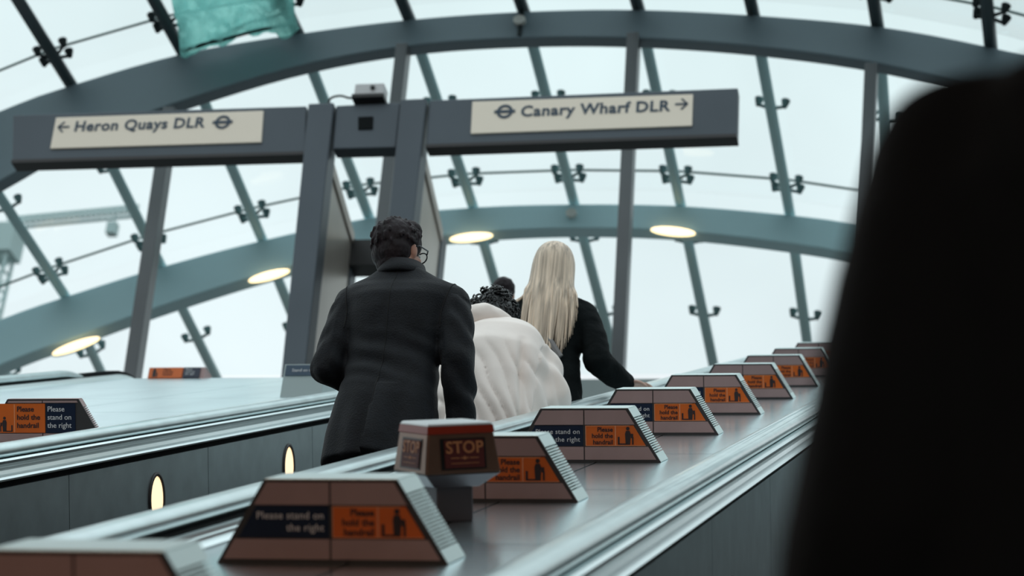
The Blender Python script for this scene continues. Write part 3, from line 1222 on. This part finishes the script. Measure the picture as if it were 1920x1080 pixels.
# little camera box standing on the gantry
c = gp(691, 184, -.02)
root = empty('security_camera', c)
tag(root, 'small pale camera box with a cable on top of the sign gantry', 'camera')
bm = NB(); box(bm, -.14, .135, 0, .16, .02, .15)
obj('housing', bm, M['grey'], root, bevel=.008)
bm = NB(); box(bm, -.155, .15, -.015, .17, -.012, .03)
obj('mounting_plate', bm, M['black'], root, bevel=.004)
bm = NB(); tube(bm, [(.035, -.004, .095), (.035, -.02, .095)], .022, 14)
obj('camera_lens', bm, M['black'], root, True)
bm = NB(); tube(bm, catmull([(-.15, .05, .03), (-.2, .05, .03), (-.27, .05, .055), (-.34, .05, .05), (-.38, .05, .02), (-.385, .05, -.04)], 5), .011, 8)
obj('cable', bm, M['black'], root, True)

# ------------------------------------------------------------------ green netting above the glass
bm = NB()
nx, ny = 26, 22
g = []
for j in range(ny + 1):
    row = []
    for i in range(nx + 1):
        u, v = i / nx, j / ny
        x = 305 + 225 * u + (35 + 6 * (1 - u)) * v - 10
        y = -90 + (90 + 126 - 46 * u + 9 * math.sin(u * 9)) * v
        dz = .10 * noise.noise(Vector((u * 6, v * 5, 1.3))) + .05 * noise.noise(Vector((u * 18, v * 12, 5)))
        p = onY(x, y, Y1 - .12 - 1.6 * (1 - v))
        row.append(bm.verts.new(p + Vector((0, 0, .20 + dz))))
    g.append(row)
for j in range(ny):
    for i in range(nx):
        bm.faces.new((g[j][i], g[j][i + 1], g[j + 1][i + 1], g[j + 1][i]))
o = obj('debris_net', bm, M['net'], None, True)
sm = o.modifiers.new('thick', 'SOLIDIFY'); sm.thickness = .01
tag(o, 'crumpled green net lying on the glass roof between two dark tubes', 'net')
# dark cords drawn through the lower edge of the net
for cpts in (((345, 98), (392, 84), (450, 52), (510, 36), (545, 22)), ((340, 96), (420, 78), (480, 62), (552, 48))):
    bm = NB()
    tube(bm, catmull([onY(x, y, Y1 - .2) + Vector((0, 0, .03)) for x, y in cpts], 5), .018, 6)
    obj('cord', bm, M['bracket'], o, True)

# ------------------------------------------------------------------ distant crane
DC = 150
mast_t = P(12, 440, DC); mast_b = mast_t.copy(); mast_b.z = 2
root = empty('tower_crane', (mast_b.x, mast_b.y, 2))
tag(root, 'pale hazy tower crane far beyond the glass at left', 'crane')
bm = NB()
w = .55
HZ = mast_t.z - 2
for x, y in ((-w, -w), (w, -w), (w, w), (-w, w)):
    tube(bm, [(x, y, 0), (x, y, HZ)], .13, 5)
z = 40.0
while z < HZ:
    for (x, y), (x2, y2) in (((-w, -w), (w, -w)), ((w, -w), (w, w)), ((w, w), (-w, w)), ((-w, w), (-w, -w))):
        tube(bm, [(x, y, z), (x2, y2, min(z + 1.3, HZ))], .08, 4)
    z += 1.3
obj('mast', bm, M['crane'], root)
bm = NB(); box(bm, -.9, .9, -.9, .9, HZ - 1.6, HZ + .4)
obj('cab', bm, M['crane'], root)
j0 = P(10, 424, DC) - root.location; j1 = P(258, 400, DC) - root.location
bm = NB()
for dx, dz in ((0, .55), (-.3, 0), (.3, 0)):
    tube(bm, [j0 + Vector((0, dx, dz)), j1 + Vector((0, dx, dz))], .12, 5)
for k in range(24):
    p = j0.lerp(j1, k / 24); q_ = j0.lerp(j1, (k + 1) / 24)
    tube(bm, [p, q_ + Vector((0, 0, .55))], .07, 4)
obj('jib', bm, M['crane'], root)
p = j0.lerp(j1, .83)
bm = NB(); tube(bm, [p, p + Vector((0, 0, -.6))], .05, 4); box(bm, p.x - .3, p.x + .3, p.y - .3, p.y + .3, p.z - 1.4, p.z - .6)
obj('hook_block', bm, M['crane'], root)
#PEOPLE


# ------------------------------------------------------------------ people
def rot3(yaw=0, pitch=0, roll=0):
    return Matrix.Rotation(yaw, 3, 'Z') @ Matrix.Rotation(pitch, 3, 'X') @ Matrix.Rotation(roll, 3, 'Y')


def head_soup(bm, c, rt, k=1.0):
    c = Vector(c)

    def b(p, r, s=2):
        ball(bm, c + rt @ (Vector(p) * k), tuple(v * k for v in r) if isinstance(r, tuple) else r * k, s, rt)
    b((0, -.010, .020), (.076, .096, .092), 3)          # skull
    b((0, .020, -.045), (.060, .070, .068), 3)          # face
    b((0, .058, -.088), (.030, .030, .024))             # chin
    b((0, .094, -.022), (.011, .018, .022))             # nose
    b((0, .100, -.036), (.016, .014, .010))
    b((0, .085, -.066), (.022, .010, .006))             # lips
    b((0, .083, -.074), (.019, .010, .006))
    for s in (-1, 1):
        b((s * .030, .080, .014), (.022, .012, .007))   # brow
        b((s * .036, .068, -.030), (.020, .016, .016))  # cheek
        b((s * .078, -.004, -.018), (.010, .020, .033)) # ear
        b((s * .082, -.010, -.002), (.008, .014, .014))


def eyes(o, c, rt, k=1.0):
    for s in (-1, 1):
        bm = NB()
        ball(bm, Vector(c) + rt @ (Vector((s * .030, .081, -.004)) * k), .011 * k, 2)
        obj('eye', bm, M['eye'], o, True)


def hand(bm, wrist, fwd, nrm, side_, curl=.5, k=1.0, spread=.0):
    """palm from the wrist along fwd; nrm points out of the palm; side_ is the thumb side"""
    wrist = Vector(wrist); f = Vector(fwd).normalized(); n = Vector(nrm); n = (n - f * n.dot(f)).normalized()
    s = f.cross(n) * side_
    rt = Matrix((s, f, n)).transposed()
    ball(bm, wrist + f * .045 * k, (.040 * k, .052 * k, .016 * k), 3, rt)
    for i, (off, ln) in enumerate(((.029, .072), (.010, .080), (-.010, .074), (-.028, .058))):
        p = wrist + f * .085 * k + s * off * k
        pts = [p]
        a = curl * .5
        for j, fr in enumerate((.45, .32, .23)):
            d = f * math.cos(a) + n * math.sin(a)
            p = p + d * ln * fr * k + s * off * spread * fr
            pts.append(p)
            a += curl * (1.0 + .12 * i)
        chain(bm, pts, [.0095 * k, .009 * k, .0085 * k, .0075 * k], 8)
    p = wrist + f * .025 * k + s * .036 * k
    q = p + (f * .6 + s * .6 + n * .35).normalized() * .036 * k
    r = q + (f * .8 + s * .15 + n * .6).normalized() * .030 * k
    chain(bm, [p, q, r], [.013 * k, .011 * k, .009 * k], 8)


def legs(bm, hip, foot, zt, r0, r1, r2):
    """two legs with slightly bent knees"""
    for s in (-1, 1):
        h = Vector((s * hip, 0, zt)); a = Vector((s * foot, -.01, .09))
        kn = h.lerp(a, .5) + Vector((0, .03, .02))
        chain(bm, [h, kn, a], [r0, r1, r2])


def shoes(o, foot, m='shoe'):
    for s in (-1, 1):
        bm = NB()
        ball(bm, (s * foot, .10, .035), (.048, .09, .035), 3)
        ball(bm, (s * foot, -.02, .045), (.042, .07, .045), 3)
        box(bm, s * foot - .042, s * foot + .042, -.085, .18, 0, .018)
        b2 = remesh(bm, .008, 3)
        obj('shoe', b2, M[m], o, True)


def wrinkles(amp, sc, seed=0.0, arms=None):
    sv = Vector(sc)

    def fn(co, n):
        q = Vector((co.x * sv.x, co.y * sv.y, co.z * sv.z)) + Vector((seed, seed, seed))
        w = noise.noise(q) + .5 * noise.noise(q * 2.1 + Vector((3, 7, 1)))
        w = math.copysign(abs(w) ** .8, w)
        return n * (amp * w)
    return fn


def surface_line(o_mesh, xz, r, name, m, parent, side_=-1, lift=.0005, y0=1.0):
    """a thin seam laid on the back of a garment through (x, z) points"""
    bm = bmesh.new(); bm.from_mesh(o_mesh.data)
    tree = BVHTree.FromBMesh(bm)
    bm.free()
    pts = []
    dense = catmull([Vector((x, 0, z)) for x, z in xz], 10)
    for p in dense:
        h = tree.ray_cast(Vector((p.x, side_ * y0, p.z)), Vector((0, -side_, 0)))
        if h[0]:
            pts.append(h[0] + Vector((0, side_ * lift, 0)))
    if len(pts) > 2:
        b = NB(); tube(b, pts, r, 5)
        return obj(name, b, m, parent, True)


# --- man in the charcoal suit
mo = P(766, 497, 9.15)
MX, MY = mo.x, Y_TREAD
MZ = tread_z(MY)
dz_ = mo.z + (MY - mo.y) * 0 - MZ - 1.535
HC = Vector((-.040, .020, 1.604)); HR = rot3(math.radians(-24), math.radians(10), math.radians(-3))
bm = NB()
head_soup(bm, HC, HR)
chain(bm, [(0, -.01, 1.42), (-.014, .0, 1.48), (-.030, .010, 1.545)], [.075, .062, .060])
loft(bm, [(.82, .15, .10, 0, 0), (.95, .165, .105, 0, 0), (1.1, .14, .09, 0, 0), (1.3, .165, .10, 0, 0), (1.42, .17, .085, 0, 0), (1.47, .10, .06, 0, 0)])
AL = [(-.185, .0, 1.39), (-.235, -.03, 1.08), (-.06, .19, 1.10)]
AR = [(.190, .0, 1.39), (.255, -.03, 1.10), (.265, .06, .865)]
chain(bm, AL, [.05, .04, .028]); chain(bm, AR, [.05, .04, .028])
hand(bm, AL[2], (.85, .45, .1), (-.2, .2, 1), 1, .6)
hand(bm, AR[2], (-.1, .25, -1), (-1, .2, 0), 1, .5)
legs(bm, .095, .11, .90, .085, .055, .04)
body = obj('person', remesh(bm, .0075, 3), M['skin'], None, True)
body.location = (MX, MY, MZ)
tag(body, 'man in a charcoal suit jacket and glasses, back turned, on the left escalator', 'person')
eyes(body, HC, HR)
bm = NB()
legs(bm, .098, .11, .90, .105, .080, .068)
loft(bm, [(.80, .17, .115, 0, 0), (.95, .18, .12, 0, 0), (1.06, .16, .105, 0, 0)])
obj('trousers', remesh(bm, .014, 4), M['trousers'], body, True)
shoes(body, .11)
# jacket
bm = NB()
loft(bm, [(.66, .205, .150, .0, -.015), (.78, .202, .145, 0, -.012), (.92, .190, .138, .002, -.01), (1.06, .172, .122, .006, 0), (1.16, .176, .122, .006, 0),
          (1.28, .196, .130, .004, -.005), (1.35, .212, .126, .006, -.008), (1.395, .224, .108, .006, -.004), (1.425, .212, .088, .004, 0), (1.455, .150, .076, 0, 0), (1.500, .085, .068, -.006, .0)], 36, 2.5)
chain(bm, [(-.180, 0, 1.362), (-.206, -.02, 1.25), (-.238, -.035, 1.075), (-.16, .10, 1.085), (-.09, .16, 1.10)], [.078, .070, .064, .060, .052])
chain(bm, [(.194, 0, 1.362), (.226, -.02, 1.25), (.256, -.03, 1.10), (.270, .02, .97), (.276, .055, .875)], [.078, .072, .066, .060, .054])


def suit_fn(co, n):
    x, y, z = co
    d = Vector((0, 0, 0))
    arm = max(0, min(1, (abs(x + .005 if x < 0 else x) - .205) / .03)) if z < 1.36 else 0
    q = Vector((x * 7, y * 7, z * 5))
    w = noise.noise(q)
    if arm:
        # oblique sleeve folds
        t = z * 62 + (x if x > 0 else -x) * 40 + y * 30 + 3.0 * noise.noise(Vector((x * 9, y * 9, z * 7)))
        d += n * arm * (.0065 * math.sin(t) * (.6 + .8 * noise.noise(Vector((x * 5, y * 5, z * 9)))) + .006 * w)
    else:
        d += n * .003 * w
        # drag folds at the waist and across the blades
        if .95 < z < 1.22:
            f = math.sin((z - .95) / .27 * pi)
            d += n * f * .0042 * math.sin(z * 70 + x * 24 + 3 * w)
        if 1.2 < z < 1.40 and y < 0:
            f = math.sin((z - 1.2) / .2 * pi)
            d += n * f * .002 * math.sin((abs(x) * 50 + z * 22) + 3 * w)
        if y < 0 and z < .96:
            # skirt of the jacket: centre vent, right flap lying over
            xv = -.005 - (.96 - z) * .05
            if x > xv:
                k = max(0, 1 - (x - xv) / .10)
                d += Vector((0, -.045 * k * min(1, (1.0 - z) / .26), 0))
            d += n * .004 * math.sin(x * 62) * min(1, (.96 - z) / .15)
    return d


jk = obj('jacket', remesh(bm, .0068, 4, suit_fn), M['suit'], body, True)
# collar
bm = NB()
pts, n = [], 28
rings = []
for k in range(n + 1):
    a = math.radians(-205 + 230 * k / n)
    c, s = math.cos(a), math.sin(a)
    rings.append([bm.verts.new((-.010 + c * r_, .004 + s * r2 , z - .02 * max(0, s))) for r_, r2, z in ((.074, .064, 1.475), (.079, .069, 1.520), (.086, .076, 1.527), (.106, .092, 1.472), (.098, .086, 1.464))])
for a, b in zip(rings, rings[1:]):
    for k in range(5):
        bm.faces.new((a[k], a[(k + 1) % 5], b[(k + 1) % 5], b[k]))
bm.faces.new(rings[0]); bm.faces.new(rings[-1][::-1])
obj('collar', bm, M['suit'], jk, True)
surface_line(jk, [(-.006, 1.485), (-.004, 1.3), (.0, 1.1), (-.004, .97)], .0014, 'back_seam', M['seam'], jk)
surface_line(jk, [(-.004, .985), (-.012, .85), (-.02, .70)], .0030, 'vent_edge', M['seam'], jk)
surface_line(jk, [(-.205, 1.43), (-.192, 1.36), (-.178, 1.28), (-.180, 1.22)], .0024, 'armhole_seam', M['seam'], jk)
surface_line(jk, [(.213, 1.43), (.200, 1.36), (.186, 1.28), (.186, 1.22)], .0024, 'armhole_seam', M['seam'], jk)
# hair
bm = NB()
ball(bm, HC + HR @ Vector((0, -.012, .036)), (.093, .106, .094), 3, HR)
ball(bm, HC + HR @ Vector((0, -.046, -.015)), (.083, .066, .080), 3, HR)
ball(bm, HC + HR @ Vector((0, -.052, -.065)), (.062, .048, .046), 3, HR)
ball(bm, HC + HR @ Vector((.012, .030, .085)), (.070, .058, .050), 3, HR)
rr = random.Random(4)
for k in range(150):
    a, c_ = rr.uniform(-pi, pi), rr.uniform(-.35, 1.45)
    v = Vector((math.cos(a) * math.cos(c_) * .091, math.sin(a) * math.cos(c_) * .104 - .014, math.sin(c_) * .093 + .036))
    if v.y > .05 and v.z < .055:
        continue
    q_ = HC + HR @ v
    nn_ = (HR @ v).normalized()
    dn_ = HR @ Vector((.35 * v.z, .2, -1.0 if v.z < .09 else .35))
    dn_ = (dn_ - nn_ * dn_.dot(nn_)).normalized()
    tube(bm, [q_ - dn_ * .012 - nn_ * .003, q_ + nn_ * .0035, q_ + dn_ * .018 + nn_ * .001], [.006, .0062, .002], 6)
obj('hair', remesh(bm, .0036, 2, wrinkles(.0012, (90, 90, 40), 2)), M['hairdark'], body, True)
# spectacles
gl = NB()
for s in (-1, 1):
    c = HC + HR @ Vector((s * .033, .102, -.004))
    ux, uz = HR @ Vector((1, 0, 0)), HR @ Vector((0, 0, 1))
    tube(gl, [c + ux * .025 * math.cos(2 * pi * k / 24) + uz * .021 * math.sin(2 * pi * k / 24) for k in range(25)], .0028, 6)
    tube(gl, [HC + HR @ Vector((s * .060, .100, .004)), HC + HR @ Vector((s * .080, .080, .006)), HC + HR @ Vector((s * .086, .02, .006)), HC + HR @ Vector((s * .086, -.006, -.004))], .0030, 6)
tube(gl, [HC + HR @ Vector((-.010, .104, 0)), HC + HR @ Vector((.010, .104, 0))], .0025, 6)
obj('glasses', gl, M['glassesframe'], body, True)

# --- woman with long blonde hair, black coat
wo_ = P(1030, 462, 11.5)
WX, WY = wo_.x + .035, Y_TREAD + 6 * .3464
WZ = tread_z(WY)
HC = Vector((0, 0, 1.545)); HR = rot3(math.radians(4), 0, 0)
bm = NB()
head_soup(bm, HC, HR, .95)
chain(bm, [(0, -.01, 1.30), (0, 0, 1.40), (0, .004, 1.48)], [.065, .050, .050])
loft(bm, [(.78, .15, .10, 0, 0), (.9, .16, .10, 0, 0), (1.03, .12, .08, 0, 0), (1.2, .14, .09, 0, 0), (1.30, .15, .08, 0, 0), (1.36, .08, .05, 0, 0)])
BR = [(.165, 0, 1.29), (.255, -.03, 1.02), (.365, .18, 1.005)]
BL = [(-.165, 0, 1.29), (-.215, .0, 1.02), (-.12, .18, .98)]
chain(bm, BR, [.042, .034, .024]); chain(bm, BL, [.042, .034, .024])
hand(bm, BR[2], (.75, .45, .10), (.3, .2, -1), -1, .85, .95)
hand(bm, BL[2], (.8, .5, 0), (0, 0, -1), 1, .6, .95)
legs(bm, .09, .10, .86, .08, .05, .036)
wom = obj('person', remesh(bm, .0075, 3), M['skinpale'], None, True)
wom.location = (WX, WY, WZ)
tag(wom, 'woman with very long blonde hair and black coat gripping the handrail', 'person')
eyes(wom, HC, HR, .95)
bm = NB()
legs(bm, .09, .10, .86, .095, .070, .055)
obj('trousers', remesh(bm, .014, 4), M['trousers'], wom, True)
shoes(wom, .10)
bm = NB()
loft(bm, [(.62, .185, .14, .01, 0), (.80, .185, .135, .01, 0), (.95, .168, .12, .01, 0), (1.06, .150, .11, .01, 0), (1.18, .165, .115, .01, -.004), (1.27, .180, .11, .01, -.004), (1.325, .180, .09, .01, 0), (1.36, .13, .07, .005, 0), (1.41, .07, .06, 0, 0)], 30)
chain(bm, [(.165, 0, 1.275), (.225, -.02, 1.14), (.255, -.035, 1.01), (.315, .08, 1.0), (.355, .160, 1.005)], [.070, .066, .066, .058, .050])
chain(bm, [(-.165, 0, 1.275), (-.20, -.01, 1.14), (-.22, 0, 1.0), (-.15, .13, .985)], [.070, .064, .060, .050])
obj('coat', remesh(bm, .010, 4, wrinkles(.006, (11, 11, 14), 4)), M['blackcoat'], wom, True)
bm = NB()
tube(bm, [(.0, -.128, 1.12), (.05, -.130, 1.06), (.10, -.128, .985)], .008, 6, 2.0)
obj('bag_strap', bm, M['strap'], wom)
# hair: a close cap and falling locks
bm = NB()
ball(bm, HC + Vector((0, -.012, .016)), (.088, .102, .096), 3)
ball(bm, HC + Vector((0, -.036, -.06)), (.088, .068, .12), 3)
hb = remesh(bm, .008, 3)
rr = random.Random(7)
for k in range(330):
    a = rr.uniform(-pi * 1.06, .19)                      # around the back of the crown
    ca, sa = math.cos(a), math.sin(a)
    top = HC + Vector((ca * .022, sa * .03 - .006, .110))
    m1 = HC + Vector((ca * .068, sa * .075 - .010, .082))
    mid = HC + Vector((ca * .094, sa * .104 - .012, .01))
    low = HC + Vector((ca * .104, sa * .088 - .028, -.12))
    cl = math.sin(ca * 9 + 1.0)                           # locks gather into points
    L = .28 + .20 * (1 - abs(ca)) + .09 * cl + rr.uniform(-.05, .05)
    drift = .03 * max(0, ca) + rr.uniform(-.008, .008)
    gather = -.018 * math.cos(ca * 9 + 1.0)
    end = HC + Vector((ca * .100 + drift + gather, sa * .05 - .085, -.08 - L))
    kn = low.lerp(end, .5) + Vector((ca * .008, -.010, 0))
    pts = catmull([top, m1, mid, low, kn, end], 4)
    w0 = rr.uniform(.0045, .0095)
    n_ = len(pts)
    rs = [w0 * (.5 + .5 * min(1, i / 6)) * (1 if i < n_ * .6 else max(.10, 1 - (i / n_ - .6) / .42)) for i in range(n_)]
    tube(hb, pts, rs, 6, .7)
for dx in (0, .012, .024):                                # wind-blown wisps over the left shoulder
    tube(hb, catmull([HC + Vector((-.10, -.03, -.12)), HC + Vector((-.125, -.06, -.20)), HC + Vector((-.155 - dx, -.09, -.255)), HC + Vector((-.19 - dx, -.10, -.285))], 5), [.006] * 8 + [.004] * 6 + [.002] * 2, 5)
obj('hair', hb, M['blonde'], wom, True)

# --- person bent forward in the off-white padded jacket
wp = P(940, 690, 10.1)
BX, BY = wp.x, Y_TREAD + 3 * .3464
BZ = tread_z(BY)
HC = Vector((-.088, .185, 1.378)); HR = rot3(.15, math.radians(-34), 0)
bm = NB()
head_soup(bm, HC, HR)
chain(bm, [(-.02, .10, 1.20), (-.05, .13, 1.26), (-.075, .16, 1.32)], [.07, .058, .058])
chain(bm, [(0, 0, .88), (0, .04, 1.02), (0, .10, 1.14)], [.15, .14, .12])
CR = [(.17, .12, 1.15), (.235, .08, .88), (.12, .32, .80)]
CL = [(-.17, .12, 1.15), (-.225, .10, .88), (-.10, .32, .82)]
chain(bm, CR, [.05, .04, .03]); chain(bm, CL, [.05, .04, .03])
hand(bm, CR[2], (-.3, 1, -.1), (-1, 0, 0), 1, .6)
hand(bm, CL[2], (.3, 1, -.1), (1, 0, 0), -1, .6)
legs(bm, .095, .11, .86, .085, .055, .04)
ben = obj('person', remesh(bm, .008, 3), M['skin'], None, True)
ben.location = (BX, BY, BZ)
tag(ben, 'person stooping in an off-white padded jacket with black curly hair', 'person')
eyes(ben, HC, HR)
bm = NB(); legs(bm, .098, .11, .86, .105, .080, .066)
obj('trousers', remesh(bm, .014, 4), M['trousers'], ben, True)
shoes(ben, .11)
bm = NB()


def ring_body(bm, secs, seg=30, power=2.3):
    """sections: (centre, rx, ry, tilt about x)"""
    R_ = []
    for c, rx, ry, tilt in secs:
        mt = Matrix.Rotation(tilt, 3, 'X')
        row = []
        for k in range(seg):
            a = 2 * pi * k / seg
            ca, sa = math.cos(a), math.sin(a)
            row.append(bm.verts.new(Vector(c) + mt @ Vector((rx * math.copysign(abs(ca) ** (2 / power), ca), ry * math.copysign(abs(sa) ** (2 / power), sa), 0))))
        R_.append(row)
    for a, b in zip(R_, R_[1:]):
        for k in range(seg):
            bm.faces.new((a[k], a[(k + 1) % seg], b[(k + 1) % seg], b[k]))
    bm.faces.new(R_[0][::-1]); bm.faces.new(R_[-1])


ring_body(bm, [((.0, -.02, .62), .225, .19, 0), ((.0, -.02, .78), .232, .195, 0), ((.0, -.01, .92), .232, .19, -.1), ((0, .0, 1.05), .225, .18, -.25), ((-.002, .035, 1.14), .205, .16, -.5), ((-.005, .085, 1.205), .165, .125, -.75), ((-.02, .13, 1.235), .11, .095, -.9)], 36, 2.2)
chain(bm, [(.130, .085, 1.120), (.182, .06, 1.04), (.215, .05, .93), (.190, .15, .86), (.14, .28, .81)], [.092, .094, .092, .080, .062])
chain(bm, [(-.135, .085, 1.150), (-.185, .06, 1.05), (-.205, .05, .93), (-.180, .15, .86), (-.12, .28, .82)], [.092, .094, .090, .080, .062])


def puffy(co, n):
    x, y, z = co
    w = noise.noise(Vector((x * 6, y * 6, z * 6)))
    d = n * .010 * w
    # long drag folds running down the back towards the right hip
    t = (x * .9 + z * .42) * 110 + 3.5 * w
    f = max(0, min(1, (1.14 - z) / .2))
    d += n * .0085 * f * (2 * abs(math.sin(t * .5)) ** .6 - 1) * (1 if abs(x) < .2 else .4)
    if abs(x) > .2:
        d += n * .010 * math.sin(z * 40 + y * 22 + 2 * w)
    # sleeve seam crease
    xs = .125 + (1.18 - z) * .10
    d -= n * .026 * math.exp(-((abs(x) - xs) / .014) ** 2) * max(0, min(1, (1.13 - z) / .12))
    return d


pj = obj('padded_jacket', remesh(bm, .009, 5, puffy), M['whitecoat'], ben, True)
bm = NB()                                                 # hood lying on the shoulders
chain(bm, catmull([(-.215, .11, 1.215), (-.165, .02, 1.262), (-.09, -.025, 1.285), (-.01, .01, 1.272), (.045, .08, 1.24)], 4), [.046] * 6 + [.052] * 6 + [.044] * 5)
ball(bm, (-.085, .05, 1.245), (.11, .07, .05), 3)
obj('hood', remesh(bm, .009, 5, wrinkles(.004, (16, 16, 16), 6)), M['whitecoat'], pj, True)
bm = NB()
ball(bm, HC + HR @ Vector((0, -.014, .028)), (.090, .104, .094), 3, HR)
ball(bm, HC + HR @ Vector((0, -.05, -.03)), (.074, .058, .07), 3, HR)
rr = random.Random(9)
for k in range(340):
    a, b = rr.uniform(-pi, pi), rr.uniform(-1.25, 1.5)
    v = Vector((math.cos(a) * math.cos(b) * .092, math.sin(a) * math.cos(b) * .104 - .014, math.sin(b) * .096 + .025))
    if v.y > .05 and v.z < .06:
        continue
    p = HC + HR @ v
    nrm = (HR @ v).normalized()
    t1 = nrm.orthogonal().normalized(); t2 = nrm.cross(t1)
    ph, rad = rr.uniform(0, 6), rr.uniform(.007, .014)
    tube(bm, [p + nrm * .026 * i / 9 + (t1 * math.cos(ph + i * .85) + t2 * math.sin(ph + i * .85)) * rad for i in range(10)], [.0042] * 8 + [.003, .001], 5)
obj('curly_hair', bm, M['hairblack'], ben, True)

# --- dark head further up the escalator
fp = P(945, 530, 14.6)
FX, FY = fp.x, fp.y
FZ = tread_z(FY) if FY < 12.4 else 5.8
FZ = tread_z(FY)
FK = fp.z - FZ - 1.665
HC = Vector((0, 0, 1.57)); HR = rot3(.3, 0, 0)
bm = NB()
head_soup(bm, HC, HR)
chain(bm, [(0, -.01, 1.36), (0, 0, 1.50)], [.065, .055])
loft(bm, [(.80, .15, .10, 0, 0), (.95, .16, .10, 0, 0), (1.1, .13, .09, 0, 0), (1.3, .17, .10, 0, 0), (1.39, .15, .08, 0, 0)])
for s in (-1, 1):
    chain(bm, [(s * .19, 0, 1.34), (s * .24, -.02, 1.06), (s * .24, .08, .83)], [.045, .036, .026])
    hand(bm, (s * .24, .08, .83), (0, .2, -1), (-s, 0, 0), -s, .5)
legs(bm, .09, .10, .86, .08, .05, .04)
far = obj('person', remesh(bm, .009, 3), M['skin'], None, True)
far.location = (FX, FY, FZ)
far.scale = [1 + FK / 1.665] * 3
tag(far, 'dark haired person furthest up, only a head showing between curly hair and blonde hair', 'person')
eyes(far, HC, HR)
bm = NB()
loft(bm, [(.60, .20, .14, 0, 0), (.9, .19, .13, 0, 0), (1.08, .165, .12, 0, 0), (1.28, .20, .13, 0, 0), (1.38, .19, .10, 0, 0), (1.43, .10, .075, 0, 0)])
for s in (-1, 1):
    chain(bm, [(s * .185, 0, 1.33), (s * .24, -.02, 1.06), (s * .24, .07, .86)], [.075, .066, .054])
obj('coat', remesh(bm, .014, 4, wrinkles(.005, (10, 10, 12), 8)), M['greycoat'], far, True)
bm = NB(); legs(bm, .09, .10, .86, .095, .07, .06)
obj('trousers', remesh(bm, .016, 4), M['trousers'], far, True)
shoes(far, .10)
bm = NB()
ball(bm, HC + HR @ Vector((0, -.014, .030)), (.086, .102, .092), 3, HR)
ball(bm, HC + HR @ Vector((0, -.05, -.03)), (.072, .056, .07), 3, HR)
obj('hair', remesh(bm, .009, 2, wrinkles(.004, (40, 40, 40), 3)), M['hairdark'], far, True)

# --- person in the big black coat close to the camera
ND = 1.75
npx = P(1626, 300, ND)                                    # outer point of the left shoulder
NXc = npx.x + .262
NYc = npx.y
NZc = npx.z - 1.400
HC = Vector((.01, .05, 1.70)); HR = rot3(-.1, .1, 0)
bm = NB()
head_soup(bm, HC, HR)
chain(bm, [(0, -.01, 1.46), (0, .02, 1.60)], [.07, .06])
loft(bm, [(.85, .16, .11, 0, 0), (1.0, .165, .11, 0, 0), (1.12, .145, .10, 0, 0), (1.33, .16, .10, 0, 0), (1.42, .13, .08, 0, 0)])
for s in (-1, 1):
    chain(bm, [(s * .18, 0, 1.37), (s * .232, -.03, 1.10), (s * .25, .10, .90)], [.05, .04, .03])
    hand(bm, (s * .26, .10, .90), (0, .3, -1), (-s, 0, 0), -s, .5)
legs(bm, .095, .11, .92, .085, .055, .04)
nr = obj('person', remesh(bm, .0085, 3), M['skin'], None, True)
nr.location = (NXc, NYc, NZc)
tag(nr, 'person in a large black coat close by, only shoulder and sleeve showing', 'person')
eyes(nr, HC, HR)
bm = NB()
loft(bm, [(.62, .255, .19, 0, 0), (.9, .240, .175, 0, 0), (1.12, .215, .15, 0, 0), (1.32, .225, .145, 0, -.01), (1.395, .215, .125, 0, -.005), (1.440, .175, .105, 0, 0), (1.475, .13, .085, 0, 0), (1.55, .085, .075, 0, .01)], 34)
for s in (-1, 1):
    chain(bm, [(s * .185, 0, 1.385), (s * .195, -.01, 1.32), (s * .212, -.02, 1.22), (s * .232, -.03, 1.06), (s * .248, .03, .96), (s * .25, .085, .92)], [.080, .080, .080, .080, .072, .064])


def near_fn(co, n):
    x, y, z = co
    w = noise.noise(Vector((x * 8, y * 8, z * 5)))
    return n * (.003 * w + .0025 * math.sin(x * 85 + z * 24 + 3 * w) * (1 if y < -.06 and -.16 < x else .15))


obj('coat', remesh(bm, .009, 5, near_fn), M['nearcoat'], nr, True)
bm = NB(); legs(bm, .098, .11, .92, .11, .085, .07)
obj('trousers', remesh(bm, .016, 4), M['trousers'], nr, True)
shoes(nr, .11)
bm = NB()
ball(bm, HC + HR @ Vector((0, -.014, .030)), (.088, .103, .094), 3, HR)
ball(bm, HC + HR @ Vector((0, -.05, -.03)), (.074, .058, .07), 3, HR)
obj('hair', remesh(bm, .008, 2, wrinkles(.004, (40, 40, 40), 5)), M['hairdark'], nr, True)
